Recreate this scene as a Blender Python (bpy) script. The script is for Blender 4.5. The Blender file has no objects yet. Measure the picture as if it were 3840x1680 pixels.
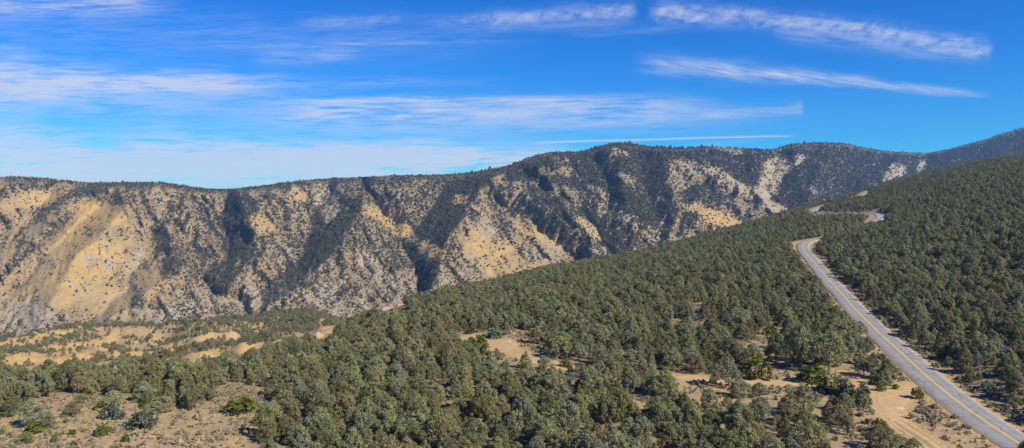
import bpy, math, random
import numpy as np
from mathutils import Vector, Matrix

random.seed(7)
rng = np.random.default_rng(7)
C = bpy.context.scene.collection
F, VH, CZ = 731.0, 190.0, 45.0        # focal length in picture widths/1024, horizon row, drone height

# ------------------------------------------------------------------ helpers
def sm(a, b, x):
    t = np.clip((x - a) / (b - a), 0, 1)
    return t * t * (3 - 2 * t)

def hash2(i, j, s):
    h = (i.astype(np.int64) * 374761393 + j.astype(np.int64) * 668265263 + s * 974634777) & 0xFFFFFFFF
    h = ((h ^ (h >> 13)) * 1274126177) & 0xFFFFFFFF
    h = h ^ (h >> 16)
    return (h & 0xFFFFFF) / float(0xFFFFFF)

def vnoise(x, y, s=0):
    x, y = np.broadcast_arrays(np.asarray(x, float), np.asarray(y, float))
    i, j = np.floor(x), np.floor(y)
    fx, fy = x - i, y - j
    fx = fx * fx * (3 - 2 * fx); fy = fy * fy * (3 - 2 * fy)
    a, b = hash2(i, j, s), hash2(i + 1, j, s)
    c, d = hash2(i, j + 1, s), hash2(i + 1, j + 1, s)
    return (a * (1 - fx) + b * fx) * (1 - fy) + (c * (1 - fx) + d * fx) * fy

def fbm(x, y, o=4, s=0):
    t, a, n = 0, 1, 0
    for k in range(o):
        t = t + a * vnoise(x, y, s + k * 17); n += a
        x = np.asarray(x) * 2.03 + 11.3; y = np.asarray(y) * 2.03 + 5.7; a *= .5
    return t / n - .5                      # about -0.5 .. 0.5

def ridged(x, y, o=4, s=0):
    t, a, n = 0, 1, 0
    for k in range(o):
        t = t + a * (1 - np.abs(2 * vnoise(x, y, s + k * 17) - 1)); n += a
        x = np.asarray(x) * 2.03 + 3.1; y = np.asarray(y) * 2.03 + 8.2; a *= .5
    return t / n

def dist_poly(px, py, pts):
    best = np.full(np.shape(px), 1e9)
    for (ax, ay), (bx, by) in zip(pts[:-1], pts[1:]):
        dx, dy = bx - ax, by - ay
        t = np.clip(((px - ax) * dx + (py - ay) * dy) / (dx * dx + dy * dy + 1e-9), 0, 1)
        best = np.minimum(best, np.hypot(px - ax - t * dx, py - ay - t * dy))
    return best

def in_poly(px, py, pts):
    r = np.zeros(np.shape(px), bool)
    n = len(pts)
    for k in range(n):
        (ax, ay), (bx, by) = pts[k], pts[(k + 1) % n]
        c = ((ay > py) != (by > py)) & (px < (bx - ax) * (py - ay) / (by - ay + 1e-12) + ax)
        r ^= c
    return r

def mesh_obj(name, V, Fc, mat=None, parent=None, smooth=False):
    me = bpy.data.meshes.new(name)
    me.from_pydata([tuple(v) for v in V], [], [tuple(f) for f in Fc])
    if mat: me.materials.append(mat)
    if smooth: me.polygons.foreach_set('use_smooth', [True] * len(me.polygons))
    me.update()
    o = bpy.data.objects.new(name, me); C.objects.link(o)
    if parent: o.parent = parent
    return o

def fast_mesh(name, V, Q, mat=None, smooth=False):
    """quads from numpy arrays"""
    me = bpy.data.meshes.new(name)
    V = np.asarray(V, np.float32); Q = np.asarray(Q, np.int32)
    k = Q.shape[1]
    me.vertices.add(len(V)); me.vertices.foreach_set('co', V.ravel())
    me.loops.add(Q.size); me.loops.foreach_set('vertex_index', Q.ravel())
    me.polygons.add(len(Q)); me.polygons.foreach_set('loop_start', np.arange(0, Q.size, k, dtype=np.int32))
    if smooth: me.polygons.foreach_set('use_smooth', np.ones(len(Q), bool))
    if mat: me.materials.append(mat)
    me.update(calc_edges=True); me.validate()
    return me

def link(name, me):
    o = bpy.data.objects.new(name, me); C.objects.link(o); return o

def fattr(me, name, arr):
    a = me.attributes.new(name, 'FLOAT', 'POINT'); a.data.foreach_set('value', np.asarray(arr, np.float32).ravel())

def tag(o, label=None, cat=None, group=None, kind=None):
    if label: o['label'] = label
    if cat: o['category'] = cat
    if group: o['group'] = group
    if kind: o['kind'] = kind
    return o

# ------------------------------------------------------------------ materials
class NT:
    def __init__(s, nt): s.t = nt; s.n = nt.nodes; s.l = nt.links
    def node(s, typ, **kw):
        n = s.n.new(typ)
        for k, v in kw.items(): setattr(n, k, v)
        return n
    def put(s, sock, v):
        if isinstance(v, (int, float, tuple, list)): sock.default_value = v
        else: s.l.new(v, sock)
    def m(s, op, a, b=None, c=None, clamp=False):
        n = s.node('ShaderNodeMath', operation=op); n.use_clamp = clamp
        s.put(n.inputs[0], a)
        if b is not None: s.put(n.inputs[1], b)
        if c is not None: s.put(n.inputs[2], c)
        return n.outputs[0]
    def ss(s, x, a, b, lo=0.0, hi=1.0):
        n = s.node('ShaderNodeMapRange', interpolation_type='SMOOTHSTEP')
        s.put(n.inputs[0], x); n.inputs[1].default_value = a; n.inputs[2].default_value = b
        n.inputs[3].default_value = lo; n.inputs[4].default_value = hi
        return n.outputs[0]
    def mix(s, f, a, b):
        n = s.node('ShaderNodeMix', data_type='RGBA')
        s.put(n.inputs[0], f); s.put(n.inputs[6], a); s.put(n.inputs[7], b)
        return n.outputs[2]
    def noise(s, vec, scale, detail=4, rough=.55, dist=0.0):
        n = s.node('ShaderNodeTexNoise'); s.put(n.inputs['Vector'], vec)
        n.inputs['Scale'].default_value = scale; n.inputs['Detail'].default_value = detail
        n.inputs['Roughness'].default_value = rough; n.inputs['Distortion'].default_value = dist
        return n.outputs['Fac']
    def attr(s, name):
        return s.node('ShaderNodeAttribute', attribute_name=name).outputs['Fac']

def c4(r, g, b): return (r, g, b, 1.0)

def new_mat(name):
    m = bpy.data.materials.new(name); m.use_nodes = True
    t = NT(m.node_tree)
    b = m.node_tree.nodes['Principled BSDF']
    b.inputs['Roughness'].default_value = .9
    b.inputs['Specular IOR Level'].default_value = .15
    return m, t, b

def leaf_mat(name, cols, trans=.25, var=.25, vein=None):
    m, t, b = new_mat(name)
    oi = t.node('ShaderNodeObjectInfo').outputs['Random']
    geo = t.node('ShaderNodeNewGeometry').outputs['Random Per Island']
    cr = t.node('ShaderNodeValToRGB'); e = cr.color_ramp.elements
    e[0].position, e[0].color = 0, c4(*cols[0]); e[1].position, e[1].color = 1, c4(*cols[-1])
    for k, c in enumerate(cols[1:-1]):
        x = e.new((k + 1) / (len(cols) - 1)); x.color = c4(*c)
    t.l.new(oi, cr.inputs[0])
    tc = t.node('ShaderNodeTexCoord').outputs['Object']
    n1 = t.noise(tc, 1.3, 2)
    f = t.m('ADD', t.m('MULTIPLY', geo, var), t.m('MULTIPLY', t.ss(n1, .3, .7), .3))
    f = t.m('ADD', f, .85 - var * .5 - .15)
    rnd2 = t.m('FRACT', t.m('MULTIPLY', oi, 37.7))
    f = t.m('MULTIPLY', f, t.m('ADD', t.m('MULTIPLY', rnd2, .5), .72))
    vm = t.node('ShaderNodeVectorMath', operation='SCALE'); t.l.new(cr.outputs[0], vm.inputs[0]); t.put(vm.inputs['Scale'], f)
    col = vm.outputs[0]
    if vein:
        col = t.mix(t.ss(geo, .93, .95), col, c4(*vein))
    t.l.new(col, b.inputs['Base Color'])
    b.inputs['Roughness'].default_value = .75
    tr = t.node('ShaderNodeBsdfTranslucent'); t.l.new(col, tr.inputs[0])
    mx = t.node('ShaderNodeMixShader'); mx.inputs[0].default_value = trans
    t.l.new(b.outputs[0], mx.inputs[1]); t.l.new(tr.outputs[0], mx.inputs[2])
    t.l.new(mx.outputs[0], m.node_tree.nodes['Material Output'].inputs[0])
    return m

M = {}
M['pine'] = leaf_mat('pine_needles', [(.245, .262, .102), (.345, .342, .160), (.290, .292, .098), (.330, .352, .198), (.330, .296, .125), (.290, .242, .125)], trans=.32, vein=(.14, .11, .08))
M['green'] = leaf_mat('green_leaves', [(.135, .165, .022), (.19, .20, .027), (.11, .145, .024)])
M['greybush'] = leaf_mat('grey_green_leaves', [(.15, .175, .10), (.17, .19, .12)])
M['sage'] = leaf_mat('sage_leaves', [(.40, .34, .21), (.36, .31, .22), (.46, .37, .20), (.33, .31, .18)], trans=.15)
M['mtn'] = leaf_mat('mountain_foliage', [(.085, .100, .058), (.125, .125, .070), (.095, .105, .070), (.150, .130, .082)], trans=.15)
M['dry'] = leaf_mat('dry_grass', [(.56, .41, .18), (.50, .34, .14), (.60, .45, .22)], trans=.15)

m, t, b = new_mat('bark')
tc = t.node('ShaderNodeTexCoord').outputs['Object']
t.l.new(t.mix(t.noise(tc, 6), c4(.10, .075, .055), c4(.22, .18, .15)), b.inputs['Base Color']); M['bark'] = m
m, t, b = new_mat('bleached_wood')
tc = t.node('ShaderNodeTexCoord').outputs['Object']
t.l.new(t.mix(t.noise(tc, 5), c4(.16, .13, .11), c4(.38, .33, .29)), b.inputs['Base Color']); M['deadwood'] = m

def ground_mat():
    m, t, b = new_mat('dry_ground')
    P = t.node('ShaderNodeNewGeometry').outputs['Position']
    n1 = t.noise(P, .035, 5); n2 = t.noise(P, .45, 5, .65); n3 = t.noise(P, 2.2, 4, .7)
    base = t.mix(t.ss(n1, .38, .62), c4(.42, .305, .125), c4(.39, .27, .115))
    base = t.mix(t.ss(n2, .42, .62), base, c4(.30, .215, .145))
    base = t.mix(t.ss(n3, .52, .68), base, c4(.20, .155, .105))
    orange = t.mix(t.ss(n2, .35, .65), c4(.58, .33, .12), c4(.60, .36, .13))
    base = t.mix(t.m('MULTIPLY', t.attr('dirt'), .9), base, t.mix(t.ss(n3, .3, .7), c4(.47, .32, .145), c4(.41, .28, .125)))
    base = t.mix(t.ss(t.noise(P, .11, 4), .58, .7, 0, .7), base, orange)
    bl = t.mix(t.ss(t.noise(P, .05, 5, .6), .35, .65), c4(.50, .315, .105), c4(.47, .32, .135))
    bl = t.mix(t.ss(n2, .48, .62), bl, c4(.33, .225, .095)); bl = t.mix(t.ss(n3, .55, .68, 0, .6), bl, c4(.24, .18, .10))
    base = t.mix(t.attr('bare'), base, bl)
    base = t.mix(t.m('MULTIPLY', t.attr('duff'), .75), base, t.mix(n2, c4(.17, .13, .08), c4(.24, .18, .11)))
    t.l.new(base, b.inputs['Base Color'])
    bp = t.node('ShaderNodeBump'); bp.inputs['Strength'].default_value = .6; bp.inputs['Distance'].default_value = .25
    t.l.new(n2, bp.inputs['Height']); t.l.new(bp.outputs[0], b.inputs['Normal'])
    return m
M['ground'] = ground_mat()

def dirt_mat():
    m, t, b = new_mat('packed_dirt')
    P = t.node('ShaderNodeNewGeometry').outputs['Position']
    n2 = t.noise(P, .5, 5, .65); n3 = t.noise(P, 3, 4, .7)
    col = t.mix(t.ss(n2, .35, .65), c4(.50, .33, .155), c4(.42, .285, .135))
    col = t.mix(t.ss(n3, .55, .75, 0, .6), col, c4(.38, .26, .16))
    col = t.mix(t.ss(t.noise(P, .17, 4), .56, .68, 0, .7), col, c4(.55, .45, .31))
    t.l.new(col, b.inputs['Base Color'])
    bp = t.node('ShaderNodeBump'); bp.inputs['Strength'].default_value = .5; bp.inputs['Distance'].default_value = .12
    t.l.new(n3, bp.inputs['Height']); t.l.new(bp.outputs[0], b.inputs['Normal'])
    return m
M['dirt'] = dirt_mat()

def asphalt_mat():
    m, t, b = new_mat('weathered_asphalt')
    P = t.node('ShaderNodeNewGeometry').outputs['Position']
    a = t.attr('across')                      # metres from the centre line
    n1 = t.noise(P, .25, 5, .6); n2 = t.noise(P, 2.5, 5, .7)
    col = t.mix(t.ss(n1, .35, .65), c4(.255, .245, .228), c4(.305, .29, .268))
    col = t.mix(t.ss(n2, .5, .72, 0, .5), col, c4(.20, .19, .178))
    wh = t.m('ABSOLUTE', t.m('SUBTRACT', t.m('ABSOLUTE', a), 1.75))
    tr = t.m('ABSOLUTE', t.m('SUBTRACT', wh, .8))
    col = t.mix(t.ss(tr, .1, .5, .3, 0), col, c4(.18, .172, .162))
    vo = t.node('ShaderNodeTexVoronoi', feature='DISTANCE_TO_EDGE'); t.put(vo.inputs['Vector'], P)
    vo.inputs['Scale'].default_value = .22
    crk = t.m('ADD', vo.outputs['Distance'], t.m('MULTIPLY', t.m('SUBTRACT', n2, .5), .12))
    col = t.mix(t.ss(crk, .0, .035, .6, 0), col, c4(.10, .10, .10))
    col = t.mix(t.ss(t.m('ADD', t.m('ABSOLUTE', a), t.m('MULTIPLY', n2, 1.0)), 3.9, 4.5, 0, .95), col, c4(.42, .30, .18))
    t.l.new(col, b.inputs['Base Color']); b.inputs['Roughness'].default_value = .85
    bp = t.node('ShaderNodeBump'); bp.inputs['Strength'].default_value = .2; bp.inputs['Distance'].default_value = .03
    t.l.new(n2, bp.inputs['Height']); t.l.new(bp.outputs[0], b.inputs['Normal'])
    return m
M['asphalt'] = asphalt_mat()
m, t, b = new_mat('yellow_paint')
P = t.node('ShaderNodeNewGeometry').outputs['Position']
t.l.new(t.mix(t.ss(t.noise(P, 3, 4, .7), .45, .7, 0, .6), c4(.68, .40, .03), c4(.45, .33, .13)), b.inputs['Base Color']); M['paint'] = m

def mountain_mat():
    m, t, b = new_mat('mountain_soil')
    P = t.node('ShaderNodeNewGeometry').outputs['Position']
    n1 = t.noise(P, .006, 5); n2 = t.noise(P, .045, 6, .7); n3 = t.noise(P, .20, 5, .75); n4 = t.noise(P, .09, 5, .7)
    grass = t.mix(t.ss(n1, .38, .62), c4(.275, .198, .098), c4(.295, .212, .11))
    grass = t.mix(t.ss(n2, .42, .62), grass, c4(.215, .165, .098))
    grass = t.mix(t.ss(n3, .48, .60, 0, .75), grass, c4(.155, .128, .08))
    gold = t.mix(t.ss(n2, .35, .65), c4(.40, .268, .095), c4(.355, .24, .095))
    gold = t.mix(t.ss(n3, .55, .68, 0, .5), gold, c4(.20, .155, .08))
    grass = t.mix(t.attr('gold'), grass, gold)
    pale = t.mix(t.ss(n4, .40, .60), c4(.385, .305, .195), c4(.285, .23, .15))
    pale = t.mix(t.ss(n3, .50, .58, 0, .85), pale, c4(.17, .145, .115))
    col = t.mix(t.attr('rock'), grass, pale)
    col = t.mix(t.ss(t.noise(P, .012, 4), .56, .68, 0, .45), col, c4(.28, .25, .185))
    col = t.mix(t.attr('duff'), col, t.mix(t.ss(n3, .4, .65), c4(.095, .085, .06), c4(.165, .13, .09)))
    t.l.new(col, b.inputs['Base Color'])
    bp = t.node('ShaderNodeBump'); bp.inputs['Strength'].default_value = .7; bp.inputs['Distance'].default_value = 4
    t.l.new(n2, bp.inputs['Height']); t.l.new(bp.outputs[0], b.inputs['Normal'])
    return m
M['mountain'] = mountain_mat()
def rock_mat():
    m, t, b = new_mat('tan_rock')
    P = t.node('ShaderNodeTexCoord').outputs['Object']
    n1 = t.noise(P, .5, 5, .65); n2 = t.noise(P, 2, 4, .7)
    col = t.mix(t.ss(n1, .35, .65), c4(.42, .31, .19), c4(.34, .24, .15))
    col = t.mix(t.ss(n2, .55, .7, 0, .6), col, c4(.2, .15, .1))
    t.l.new(col, b.inputs['Base Color'])
    bp = t.node('ShaderNodeBump'); bp.inputs['Distance'].default_value = .3
    t.l.new(n1, bp.inputs['Height']); t.l.new(bp.outputs[0], b.inputs['Normal'])
    return m
M['rock'] = rock_mat()

# ------------------------------------------------------------------ near ground: one heightfield
# every column: bearing (picture column), then (distance, height) of the slope along it
def zv(v, d): return CZ - (v - VH) / F * d
COLS = [
 (-320, [(0,0),(150,0),(185,-3.5),(210,-12),(300,-52),(480,zv(374,480)),(620,zv(360,620)),(850,zv(344,850)),(1000,-200),(1300,-330),(2300,-360)]),
 (0,   [(0,0),(150,0),(185,-3.5),(210,-12),(300,-52),(480,zv(375,480)),(620,zv(358,620)),(850,zv(341,850)),(1000,-190),(1300,-330),(2300,-360)]),
 (60,  [(0,0),(150,0),(185,-3.5),(210,-12),(300,-52),(480,zv(374,480)),(620,zv(355,620)),(850,zv(328.5,850)),(1000,-190),(1300,-330),(2300,-360)]),
 (117, [(0,0),(150,0),(190,-3.8),(215,-13),(300,-48),(480,zv(372,480)),(620,zv(352,620)),(850,zv(326,850)),(1000,-180),(1300,-330),(2300,-360)]),
 (170, [(0,0),(150,-.3),(200,-5),(225,-14),(320,-48),(480,zv(368,480)),(620,zv(348,620)),(850,zv(322.5,850)),(1000,-175),(1300,-330),(2300,-360)]),
 (233, [(0,0),(150,-.6),(220,-7.5),(250,-17),(340,-48),(480,zv(358,480)),(620,zv(341,620)),(850,zv(318,850)),(1000,-170),(1300,-330),(2300,-360)]),
 (290, [(0,0),(150,-.8),(245,-10),(280,-15),(360,-42),(500,zv(350,500)),(650,zv(334,650)),(850,zv(313,850)),(1000,-165),(1300,-330),(2300,-360)]),
 (341, [(0,0),(150,-.8),(260,-11),(330,-19),(400,-34),(500,zv(346,500)),(650,zv(332,650)),(850,zv(314,850)),(1000,-170),(1300,-330),(2300,-360)]),
 (375, [(0,0),(150,-.8),(260,-8),(400,-22),(500,zv(312,500)),(560,-58),(700,-100),(850,-135),(1300,-330),(2300,-360)]),
 (400, [(0,0),(150,-.6),(260,-6),(400,-18),(520,zv(305.5,520)),(580,-58),(700,-115),(1000,-250),(1300,-330),(2300,-360)]),
 (427, [(0,0),(150,-.5),(260,-4.5),(400,-15),(540,zv(299,540)),(600,-55),(800,-150),(1000,-250),(1300,-330),(2300,-360)]),
 (497, [(0,0),(150,0),(300,-4),(450,-15),(600,zv(284,600)),(680,-58),(900,-165),(1300,-320),(2300,-360)]),
 (548, [(0,0),(150,0),(300,-3),(500,-13),(650,zv(270,650)),(730,-50),(950,-165),(1300,-310),(2300,-360)]),
 (612, [(0,0),(150,0),(300,-2),(500,-8),(720,zv(259.5,720)),(820,-55),(1050,-170),(1400,-310),(2300,-360)]),
 (700, [(0,0),(150,0),(300,-1),(500,-2),(850,zv(235,850)),(950,-35),(1200,-150),(1600,-300),(2300,-360)]),
 (770, [(0,0),(150,0),(300,0),(500,3),(700,8),(950,zv(215.5,950)),(1060,-8),(1300,-110),(1800,-300),(2300,-360)]),
 (815, [(0,0),(150,0),(300,.5),(520,5.5),(800,15),(1000,zv(204,1000)),(1120,12),(1400,-90),(1900,-300),(2300,-360)]),
 (863, [(0,0),(150,0),(300,1.5),(540,8.5),(700,15),(850,25),(1000,35),(1150,zv(189,1150)),(1280,34),(1600,-60),(2300,-300)]),
 (920, [(0,0),(150,0),(250,1.5),(400,9),(550,19),(700,29),(900,44),(1250,zv(174.5,1250)),(1400,60),(1700,0),(2300,-200)]),
 (960, [(0,0),(150,.2),(220,2),(300,7),(450,19),(600,32),(900,58),(1280,zv(165,1280)),(1450,80),(1750,30),(2300,-100)]),
 (1024,[(0,0),(128,0),(180,3),(300,14),(500,33),(700,54),(900,75),(1300,zv(155,1300)),(1500,105),(1800,60),(2300,0)]),
 (1350,[(0,0),(128,0),(180,7),(300,30),(500,66),(700,98),(900,126),(1300,zv(110,1300)),(1500,190),(1800,160),(2300,100)]),
]
U0, U1, US = -300, 1324, 4
GU = np.arange(U0, U1 + 1, US, dtype=float)
LD0, LD1 = math.log(55.0), math.log(2250.0)
ND = 500
GL = np.linspace(LD0, LD1, ND); GD = np.exp(GL)
cu = np.array([c[0] for c in COLS], float)
prof = np.array([np.interp(GD, [p[0] for p in c[1]], [p[1] for p in c[1]]) for c in COLS])   # cols x depth
Z = np.array([np.interp(GU, cu, prof[:, j]) for j in range(ND)])                             # depth x u
def blur(A, r, ax):
    k = np.exp(-.5 * (np.arange(-3 * r, 3 * r + 1) / r) ** 2); k /= k.sum()
    P = np.pad(A, [(3 * r, 3 * r) if i == ax else (0, 0) for i in range(2)], mode='edge')
    return np.apply_along_axis(lambda v: np.convolve(v, k, 'valid'), ax, P)
Z = blur(blur(Z, 4, 1), 4, 0)
DU, DD = np.meshgrid(GU, GD)
GX = (DU - 512) / F * DD; GY = DD
Z += fbm(GX / 60, GY / 60, 4, 3) * np.clip(GY / 120, .6, 3.5) + fbm(GX / 9, GY / 9, 3, 5) * .5
# the eroded tan slope beyond the low edge: spurs and rills
lowm = sm(360, 320, DU) * sm(330, 470, DD) * sm(960, 860, DD)
Z += lowm * (((ridged(GX / 95 + GY / 200, GY / 150 - GX / 420, 3, 9) - .55) * 27 + (ridged(GX / 24 + GY / 60, GY / 60 - GX / 90, 3, 12) - .55) * 8) * sm(900, 760, DD))

def gz(x, y, T=None):
    T = Z if T is None else T
    y = np.maximum(y, 55.1)
    fu = np.clip(((512 + F * x / y) - U0) / US, 0, len(GU) - 1.001)
    fd = np.clip((np.log(y) - LD0) / (LD1 - LD0) * (ND - 1), 0, ND - 1.001)
    i, j = fu.astype(int), fd.astype(int); a, b = fu - i, fd - j
    return (T[j, i] * (1 - a) + T[j, i + 1] * a) * (1 - b) + (T[j + 1, i] * (1 - a) + T[j + 1, i + 1] * a) * b

def pix2d(u, v, dmin=100, dmax=1500):
    """distance at which the slope along bearing u is first seen at row v"""
    d = np.exp(np.arange(math.log(dmin), math.log(dmax), .002))
    z = gz((u - 512) / F * d, d)
    vv = VH + F * (CZ - z) / d
    k = np.where(vv <= v)[0]
    return float(d[k[0]]) if len(k) else float(d[np.argmin(vv)])
def pix(u, v, **k):
    d = pix2d(u, v, **k)
    return ((u - 512) / F * d, d)
z3 = lambda x, y: (682.7 + x / 7.286, 293.3 + y / 7.286)
z2 = lambda x, y: (341.3 + x / 7.286, 293.3 + y / 7.286)
z1 = lambda x, y: (x / 7.286, 293.3 + y / 7.286)
z4 = lambda x, y: (682.7 + x / 6.818, 128 + y / 6.818)
z5 = lambda x, y: (341.3 + x / 6.038, 128 + y / 6.038)
z6 = lambda x, y: (x / 6.038, 160 + y / 6.038)

SPARSE = [(640,372),(700,372),(800,370),(850,365),(872,382),(905,385),(935,448),(930,480),(830,480),(740,440),(690,410),(650,392)]
# --- the paved road: centre line
near = [z3(2640,1215), z3(2480,1115), z3(2300,1005), z3(2080,850), z3(1950,755), z3(1800,630), z3(1700,535), z3(1590,435), z3(1490,345),
        z3(1425,285), z3(1330,190), z3(1240,100), z3(1165,10), z4(1050,1095), z4(985,1020), z4(920,945), z4(870,885), z4(830,838)]
pts = [pix(u, v) for u, v in near]
def pd(u, d): return ((u - 512) / F * d, d)
pts += [pd(802.6, 520), pd(803.2, 535), pd(806.5, 548), pd(812, 558), pd(822, 568), pd(840, 590), pd(862, 630), pd(875, 665),
        pd(879.5, 690), pd(880, 715), pd(875, 745), pd(866, 772), pd(852, 796), pd(836, 818), pd(822, 842), pd(814.5, 870), pd(812.5, 900), pd(816, 935),
        pd(826, 975), pd(842, 1015), pd(855, 1045), pd(863.5, 1080), pd(868, 1130)]
def spline(p, step=2.5):
    p = np.array(p); out = []
    for i in range(len(p) - 1):
        p0, p1, p2, p3 = p[max(i - 1, 0)], p[i], p[i + 1], p[min(i + 2, len(p) - 1)]
        n = max(2, int(np.hypot(*(p2 - p1)) / step))
        for k in range(n):
            t = k / n
            out.append(.5 * (2 * p1 + (p2 - p0) * t + (2 * p0 - 5 * p1 + 4 * p2 - p3) * t * t + (3 * p1 - p0 - 3 * p2 + p3) * t ** 3))
    out.append(p[-1]); return np.array(out)
RC = spline(pts)
for _ in range(30):
    RC[1:-1] = .25 * RC[:-2] + .5 * RC[1:-1] + .25 * RC[2:]
rz = gz(RC[:, 0], RC[:, 1])
for _ in range(60): rz[1:-1] = .25 * rz[:-2] + .5 * rz[1:-1] + .25 * rz[2:]
# carve: the slope meets the road
def road_info(x, y, chunk=20000):
    x = np.asarray(x).ravel(); y = np.asarray(y).ravel()
    D = np.full(len(x), 1e9); K = np.zeros(len(x), int); R = RC[::2]
    cand = np.where((x > RC[:, 0].min() - 40) & (x < RC[:, 0].max() + 40) & (y > 60) & (y < RC[:, 1].max() + 40))[0]
    for s in range(0, len(cand), chunk):
        c = cand[s:s + chunk]
        q = (x[c, None] - R[None, :, 0]) ** 2 + (y[c, None] - R[None, :, 1]) ** 2
        k = q.argmin(1); D[c] = np.sqrt(q[np.arange(len(c)), k]); K[c] = k * 2
    return D, K
D, K = road_info(GX, GY)
D = D.reshape(Z.shape); zr = rz[K].reshape(Z.shape)
w = sm(16, 5.5, D)
Z = Z * (1 - w) + (zr - .12 - .10 * sm(3, 5, D) - np.clip(GY / 900, 0, 1) * .4) * w
ROADD = D
# --- dirt tracks and the sandy clearing
def P(*q, f=None): return [pix(*f(*a)) for a in q]
TR = [
 (P((1690,668),(1600,705),(1480,715),(1380,690),(1280,635),(1190,590),(1100,580),(1020,595),(960,600), f=z3), 2.6),
 (P((1300,690),(1180,690),(1000,668),(800,655),(620,650),(470,640),(300,640),(120,618),(0,612), f=z3), 2.3),
 (P((1560,720),(1520,800),(1530,880),(1570,940),(1680,1015),(1780,1080),(1850,1130),(1960,1215), f=z3), 2.6),
 (P((900,325),(1000,340),(1080,370),(1200,420),(1330,470),(1450,495),(1560,520),(1640,540), f=z2), 3.0),
]
TURN = [pix(*z3(*a)) for a in ((1380,700),(1500,725),(1600,705),(1668,680),(1742,752),(1690,775),(1640,800),(1625,880),(1600,965),(1500,950),(1430,860),(1390,780))]
SAND = [pix(*z2(*a)) for a in ((880,310),(960,300),(1100,345),(1230,330),(1290,400),(1380,430),(1450,470),(1420,510),(1340,490),(1240,455),(1100,430),(1060,400),(1010,350))]
def dirt_field(x, y):
    f = np.full(np.shape(x), -9.0)
    for p, w_ in TR:
        f = np.maximum(f, w_ - dist_poly(x, y, p))
    for poly in (TURN, SAND):
        d_ = dist_poly(x, y, poly + poly[:1]); f = np.maximum(f, np.where(in_poly(x, y, poly), d_, -d_) + .4)
    return f + fbm(np.asarray(x) / 2.5, np.asarray(y) / 2.5, 3, 21) * 1.5
nearm = (GY < 420) & (DU > 380) & (DU < 1100)
DF = np.full(Z.shape, -9.0); DF[nearm] = dirt_field(GX[nearm], GY[nearm])
Z -= .06 * sm(-1, 1, DF)

# clearings in the picture -> where trees do not grow
CLEAR = [
 [(-40,413),(0,414),(19,414),(30,402),(46.7,397),(60,392),(80,394),(101,396),(129,396),(151,409),(192,408),(214,396),(214,387),(241.6,384),(276,388),(270,397),(277,407),(256,420),(252,432),(250,600),(-120,600)],
 [(460,336),(473,331),(500,328.5),(530,329.5),(538,340),(548,345),(546,354),(567,361),(561,366),(536,361),(520,367),(511,358),(488,353),(488,344),(470,342)],
 [(650,377),(683,375),(735,378),(745,376),(797,375),(829,374),(846,369),(858,374),(862,385),(873,391),(880,382),(892,384),(912,386),(922,395),(985,440),(1010,470),(840,470),(850,432),(858,405),(866,397),(850,396),(820,399),(790,400),(745,402),(718,397),(690,392),(650,384)],
 [(376,313),(382,305),(391,302),(405,303.5),(411,309),(402,313)],
 [(311,338),(314,330),(322,327),(333,329),(334,337)],
 [(743,341),(764,333),(772,322),(784,321),(781,330),(766,343),(748,347)],
]
def img_uv(x, y, z): return 512 + F * x / y, VH + F * (CZ - z) / y

# ------------------------------------------------------------------ vegetation density on the near ground
CRESTS = [  # tree belts over the eroded slope
 ([z1(-60,330), z1(100,300), z1(300,258), z1(500,245), z1(850,232), z1(1170,215), z1(1500,205), z1(1700,180), z1(2300,140), z1(2500,150)], 4.2),
 ([z1(1150,265), z1(1400,240), z1(1700,205), z1(2300,190), z1(2487,200)], 6.5),
 ([z1(600,545), z1(760,495), z1(1080,485), z1(1200,440), z1(1500,385), z1(1850,335), z1(2200,270)], 4.0),
 ([z1(1750,300), z1(2050,290), z1(2300,250)], 4.5),
 ([z1(-60,470), z1(0,430), z1(200,400), z1(300,360), z1(520,330), z1(700,290)], 4.0),
 ([z1(900,330), z1(1000,345), z1(1150,350), z1(1300,330), z1(1480,300)], 2.8),
 ([z1(760,400), z1(830,390), z1(900,430)], 2.5),
]
dedge = np.interp(GU, [-300, 0, 117, 170, 233, 290, 341, 375], [190, 190, 195, 205, 225, 255, 330, 3000])
def density(x, y, z):
    u, v = img_uv(x, y, z)
    un = u + fbm(x / 6, y / 6, 3, 31) * 9; vn = v + fbm(x / 6, y / 6, 3, 37) * 7
    p = np.full(np.shape(x), .92)
    p = np.where(fbm(x / 14, y / 14, 3, 41) > .17, .25, p)
    p = np.where(in_poly(un, vn, SPARSE), .5, p)
    for c in CLEAR: p = np.where(in_poly(un, vn, c), 0.0, p)
    low = y > np.interp(u, GU, dedge)
    belt = np.full(np.shape(x), 0.0)
    for c, wd in CRESTS:
        q = dist_poly(u + fbm(x / 30, y / 30, 3, 43) * 10, v + fbm(x / 30, y / 30, 3, 47) * 5, c)
        belt = np.maximum(belt, sm(wd * 1.25, wd * .5, q))
    belt = np.maximum(belt * .8, .09 + .5 * sm(.13, .25, fbm(x / 45, y / 45, 3, 53)))
    p = np.where(low & (u < 352), belt, p)
    return p

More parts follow.
